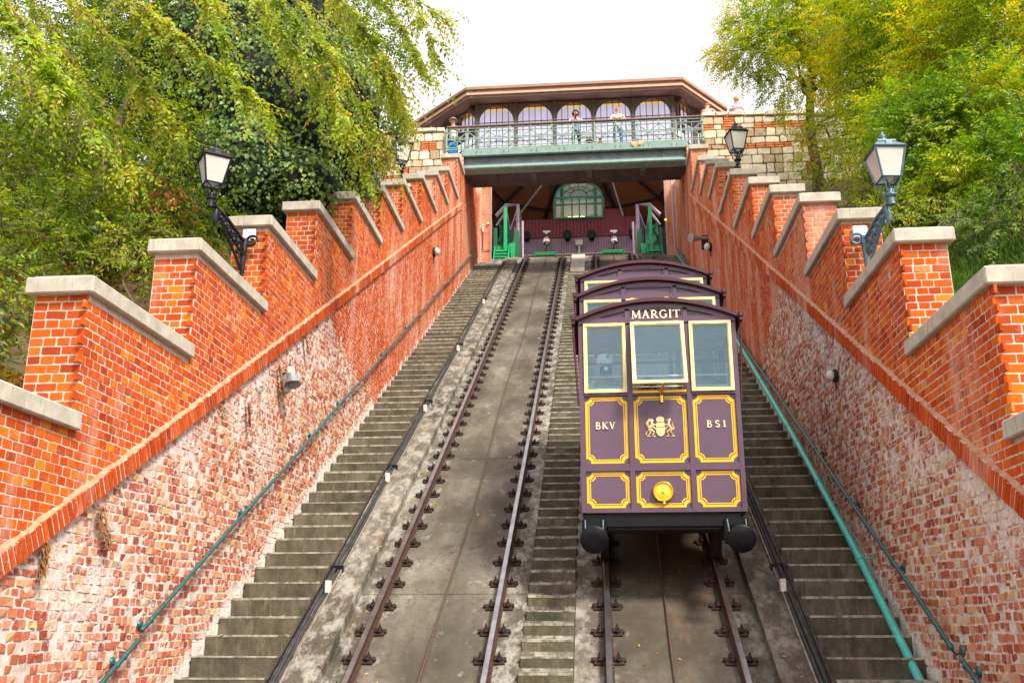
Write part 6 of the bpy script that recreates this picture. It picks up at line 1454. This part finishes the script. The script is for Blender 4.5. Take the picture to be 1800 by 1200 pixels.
# --- long overhanging hackberry branches, upper left foreground
def hanging(label, stems, leaf=.085, dens=1.0, parts=0, droop=.55, K=14):
    leaf *= 1.22
    t = tag(empty('hanging_branch', tuple(stems[0][0])), label, 'branch', 'overhanging leafy branches'); O = Vector(t.location); allp = []
    for si, (a, b, sag, ntw, tl) in enumerate(stems):
        a = np.array(a); b = np.array(b); ts = np.linspace(0, 1, 12); pts = a+(b-a)*ts[:, None]+np.array((0, 0, -1))*sag*(ts**2)[:, None]+np.array((0, 0, 1))*sag*ts[:, None]*.6
        mb = MB(); mb.tube([Vector(p)-O for p in pts], [.010*(1-.8*q)+.002 for q in ts], 6); mb.build('stem', M['bark_r'], t)
        n = int(ntw*dens*1.7); q = rng.uniform(.03, 1, n)**.8; idx = q*11; i0 = np.minimum(idx.astype(int), 10); P = pts[i0]+(pts[i0+1]-pts[i0])*(idx-i0)[:, None]
        tg = (b-a)/np.linalg.norm(b-a); D = tg*.75+rng.normal(0, .55, (n, 3))+np.array((0, 0, -.12)); L = rng.uniform(.35, 1, n)*tl; dd = rng.uniform(droop*.5, droop*1.5, n)
        p, ld, nr, sz = sprays(P, D, L, K, dd, leaf, .2, sideways=.7); allp.append((p, ld, nr, sz)); twig_tubes(P, D, L, dd, .005, t, mat='bark_r', K=4)
    p, ld, nr, sz = [np.concatenate(z) for z in zip(*allp)]; tint = clump_tint(p, 1.5, .22, .62)
    if parts:
        # the largest leaves in view are parts of their own
        cc = (p-CAM) @ RW; xx = 900+FPX*cc[:, 0]/cc[:, 2]; yy = 600-FPX*cc[:, 1]/cc[:, 2]; s_ = sz/cc[:, 2]*((xx > 0) & (xx < 1800) & (yy > 0) & (yy < 1200) & (cc[:, 2] > 1)); k = np.argsort(-s_)[:parts]; keep = np.ones(len(p), bool); keep[k] = False
        for i in k:
            D = Vector(ld[i]).normalized(); N = Vector(nr[i]); S = D.cross(N).normalized(); N2 = S.cross(D); s = float(sz[i])
            prof = [(0, 0), (.12, .22), (.32, .30), (.55, .24), (.80, .10), (1.0, 0)]; vs = []; 
            for u, w in prof: vs += [D*u*s+S*w*s+N2*(w*.35-u*u*.12)*s, D*u*s+N2*(-u*u*.12)*s, D*u*s-S*w*s+N2*(w*.35-u*u*.12)*s]
            fs = [(3*j+c, 3*j+c+1, 3*j+c+4, 3*j+c+3) for j in range(5) for c in (0, 1)]
            mb = MB(); mb.tint = float(tint[i]); mb.smooth = True; mb.add(vs, fs); me = bpy.data.meshes.new('leaf'); me.from_pydata([tuple(v) for v in vs], [], fs); me.materials.append(M['leaf_hang']); a_ = me.attributes.new('tint', 'FLOAT', 'FACE'); a_.data.foreach_set('value', [float(tint[i])]*len(fs)); link('leaf', me, t, Vector(p[i])-O)
        p, ld, nr, sz, tint = p[keep], ld[keep], nr[keep], sz[keep], tint[keep]
    leaf_cloud('leaves', p, ld, nr, sz, tint, M['leaf_hang'], t, .52)
    return t
hanging('pale green branch sweeping down from the top left corner', [(at(-60, -40, 9.5), at(110, 150, 9.6), .25, 46, .55), (at(-20, -40, 9.6), at(185, 245, 9.8), .2, 34, .5), (at(-60, 20, 10.5), at(90, 200, 10.5), .3, 24, .6)], .085, parts=90)
hanging('branch arching across the dark ivy towards the black lantern', [(at(150, -60, 12), at(320, 90, 12), .3, 34, .7), (at(190, -30, 12), at(470, 185, 12.2), .35, 60, .6), (at(90, -40, 12.5), at(330, 230, 12.6), .5, 66, .7), (at(30, -40, 12.5), at(250, 300, 12.6), .5, 60, .7)], .085, parts=70)
hanging('branch with long drooping sprays above the middle merlons', [(at(420, -50, 13), at(600, 110, 13.2), .5, 40, .7), (at(330, -60, 12.5), at(400, 60, 12.6), .5, 34, .6), (at(400, -50, 13.5), at(620, 200, 13.6), .5, 50, .6), (at(560, -40, 14), at(690, 110, 14), .6, 40, .8)], .090, parts=60)
hanging('outermost branch hanging against the sky beside the station roof', [(at(600, -60, 14), at(790, 20, 14), .55, 34, .75), (at(640, -40, 14), at(760, 130, 14), .5, 38, .6), (at(560, -40, 14.5), at(715, 200, 14.5), .5, 56, .6), (at(700, -50, 13.5), at(775, 100, 13.6), .7, 22, .7)], .088, dens=.8, parts=60)
hanging('low leafy sprays drooping over the far left merlons and stone wall', [(at(500, -40, 16), at(680, 260, 16.2), .5, 70, .75), (at(450, 20, 16.4), at(650, 300, 16.2), .5, 66, .7), (at(580, -30, 16), at(715, 190, 16), .6, 60, .8)], .088)
# --- slender locust tree, right, in front of the rubble wall
tb_ = at(1437, 340, 24)-np.array((0, 0, .5)); t = tag(empty('locust_tree', tuple(tb_)), 'slender locust tree with feathery yellow green crown before the right rubble wall', 'tree'); O = Vector(tb_)
tp = [Vector(tb_), Vector(at(1437, 300, 24)), Vector(at(1424, 235, 24)), Vector(at(1424, 170, 24.1)), Vector(at(1428, 90, 24.3)), Vector(at(1420, -20, 24.5))]
mb = MB(); mb.tube([p-O for p in tp], [.16, .14, .125, .11, .08, .04], 10); mb.build('trunk', M['bark'], t)
for s0, e in ((3, at(1330, 40, 23.6)), (3, at(1500, 60, 24.4)), (2, at(1480, 170, 24)), (4, at(1380, -30, 24)), (4, at(1290, 90, 23.4)), (3, at(1370, 130, 23.6)), (2, at(1500, 250, 23.8)), (4, at(1460, -60, 24))): branches(tp[s0], [e], .05, t, wob=.25)
cb2 = [(at(1350, 20, 23.5), (1.3, 1.0, 1.0)), (at(1330, 85, 23.5), (1.15, 1.0, .85)), (at(1440, 30, 24), (1.5, 1.1, 1.5)), (at(1285, 88, 23.4), (.75, .6, .40)), (at(1560, 200, 24), (.9, .8, 1.1)), (at(1390, 140, 23.5), (.95, .9, .6)), (at(1500, 110, 24.2), (1.2, 1.0, 1.2)), (at(1400, 205, 23.4), (.45, .5, .35)), (at(1475, 230, 23.6), (.8, .7, .8)), (at(1440, 280, 23.3), (.75, .6, .42)), (at(1530, 300, 23.5), (.6, .6, .7))]
P, d = blob_points(cb2, 3700, .25); D = d*.7+rng.normal(0, .4, P.shape); L = rng.uniform(.3, .7, len(P)); drp = rng.uniform(.15, .5, len(P)); p, ld, nr, sz = sprays(P, D, L, 18, drp, .098, .15, sideways=1.1); leaf_cloud('leaves', p, ld, nr, sz, clump_tint(p, 1.0, .28, .60), M['leaf_locust'], t); s_ = rng.choice(len(P), 500); twig_tubes(P[s_], D[s_], L[s_], drp[s_], .009, t)
# --- big trees, right
twiggy_tree('large leafy tree filling the upper right, yellowing at the top', [(at(1620, 20, 20), (2.3, 1.5, 1.6)), (at(1750, 90, 18.5), (2.1, 1.5, 1.9)), (at(1600, 150, 20.5), (1.6, 1.2, 1.2)), (at(1800, -20, 18), (1.8, 1.4, 1.4)), (at(1560, -20, 21), (1.5, 1.2, 1.4))], 3600, 17, (.4, .9), .125, .3, 'leaf_locust', at(1760, 430, 18)-np.array((0, 0, 1.5)), [at(1660, 90, 19.5), at(1750, 60, 18.5), at(1620, 20, 20.5), at(1790, 150, 18)], .17, tbase=.55, bias=(-.35, 0, 0))
twiggy_tree('dense green tree behind the blue grey lantern', [(at(1660, 250, 16.5), (1.3, .9, .85)), (at(1760, 200, 16.5), (1.3, 1.0, 1.0)), (at(1600, 220, 17.5), (.9, .8, .8)), (at(1700, 330, 15.5), (.95, .8, .55)), (at(1790, 300, 15), (.8, .8, .8)), (at(1640, 340, 16), (.7, .6, .5))], 3000, 15, (.3, .7), .112, .3, 'leaf_right', at(1720, 440, 16)-np.array((0, 0, 1)), [at(1660, 260, 16.5), at(1760, 220, 16.5)], .1, tbase=.60, bias=(-.3, -.2, 0))
twiggy_tree('low grey green shrub above the nearest right merlons', [(at(1760, 400, 13), (.75, .5, .42)), (at(1690, 385, 14), (.5, .4, .25)), (at(1560, 375, 14.6), (.45, .4, .35)), (at(1800, 340, 13.4), (.4, .4, .4))], 420, 14, (.2, .5), .075, .3, 'leaf_right', at(1750, 470, 13.4)-np.array((0, 0, .5)), [at(1760, 400, 13)], .03, tbase=.55, cat='bush', name='low_shrub')
twiggy_tree('small yellow green bush peeping over the right merlon beside the lantern arm', [(at(1540, 345, 17), (.5, .4, .45)), (at(1630, 375, 16), (.45, .4, .25)), (at(1500, 330, 19), (.5, .4, .5))], 230, 14, (.2, .4), .07, .3, 'leaf_locust', at(1560, 400, 17)-np.array((0, 0, .5)), [at(1545, 350, 17)], .03, tbase=.55, cat='bush', name='small_bush')
twiggy_tree('distant trees behind the right hillside', [(at(1700, 120, 27), (4.5, 1.5, 3.5)), (at(1800, 300, 24), (3.0, 1.3, 2.2)), (at(1560, 60, 29), (2.6, 1.3, 3.0))], 2600, 20, (.6, 1.2), .15, .3, 'leaf_right', at(1700, 400, 27)-np.array((0, 0, 2)), [at(1700, 200, 27)], .2, tw=False, tbase=.35)
# --- ground cover
def ground_leaves(label, s, n, x0, x1, y0, y1, mat, size, up=0.0, name='ground_cover'):
    t = tag(empty(name, (s*6, 12, T*12+4)), kind='stuff')
    x = rng.uniform(x0, x1, n); y = rng.uniform(y0, y1, n); d = x-4.62; q = np.clip((y-17)/6, 0, 1); off = 3.75+(.36*(1-q)+.02*q)*np.minimum(d, 6.5)+.06*np.maximum(0, d-6.5)-.35*q; z = T*np.minimum(y, 33)+off+.10*np.sin(y*2.1+d*3)+.08*np.sin(y*5.3-d*4)+.01
    P = np.stack([s*x, y, z], 1); D = rdir(n); D[:, 2] = np.abs(D[:, 2])*.3+up; N = rdir(n)+np.array((0, 0, 1.6 if up < .5 else 0)); o = leaf_cloud(name, P, D, N, rng.uniform(*size, n), rng.random(n), M[mat], None, .6 if up < .5 else .14)
    bpy.data.objects.remove(t); o['kind'] = 'stuff'; return o
ground_leaves('', -1, 26000, 4.65, 9, 5, 22, 'leaf_dry', (.05, .10), name='leaf_litter')
ground_leaves('', -1, 16000, 4.65, 9.5, 5, 24, 'leaf_back', (.05, .12), .2, name='ground_ivy')
ground_leaves('', 1, 90000, 4.65, 8.5, 8, 20, 'grass', (.10, .22), 1.4, name='grass')
# --- fallen leaves on steps and slabs
n = 520; x = np.where(rng.random(n) < .5, rng.uniform(-4.0, -2.2, n), rng.uniform(-2.4, 4.0, n)); y = rng.uniform(9, 30, n)
st = (np.abs(x) > 3.03); kk = np.floor((y-7.438)/.383); z = np.where(st, T*(7.438+kk*.383)+.20+.006, T*y+np.where(np.abs(x) > 2.48, .156, .006)); z = np.where(np.abs(x) < .31, -50, z)
P = np.stack([x, y, z], 1); D = rdir(n); D[:, 2] = D[:, 1]*T*(~st); N = np.tile(np.array((0, -math.sin(SLOPE), math.cos(SLOPE))), (n, 1))+rng.normal(0, .3, (n, 3)); 
leaf_cloud('fallen_leaves', P, D, N, rng.uniform(.035, .075, n), rng.random(n), leaf_mat('fallen_leaf', [(0, (.22, .08, .015)), (.5, (.40, .17, .03)), (.8, (.60, .45, .05)), (1, (.14, .24, .03))], .2), None, .6)
bpy.context.view_layer.update()
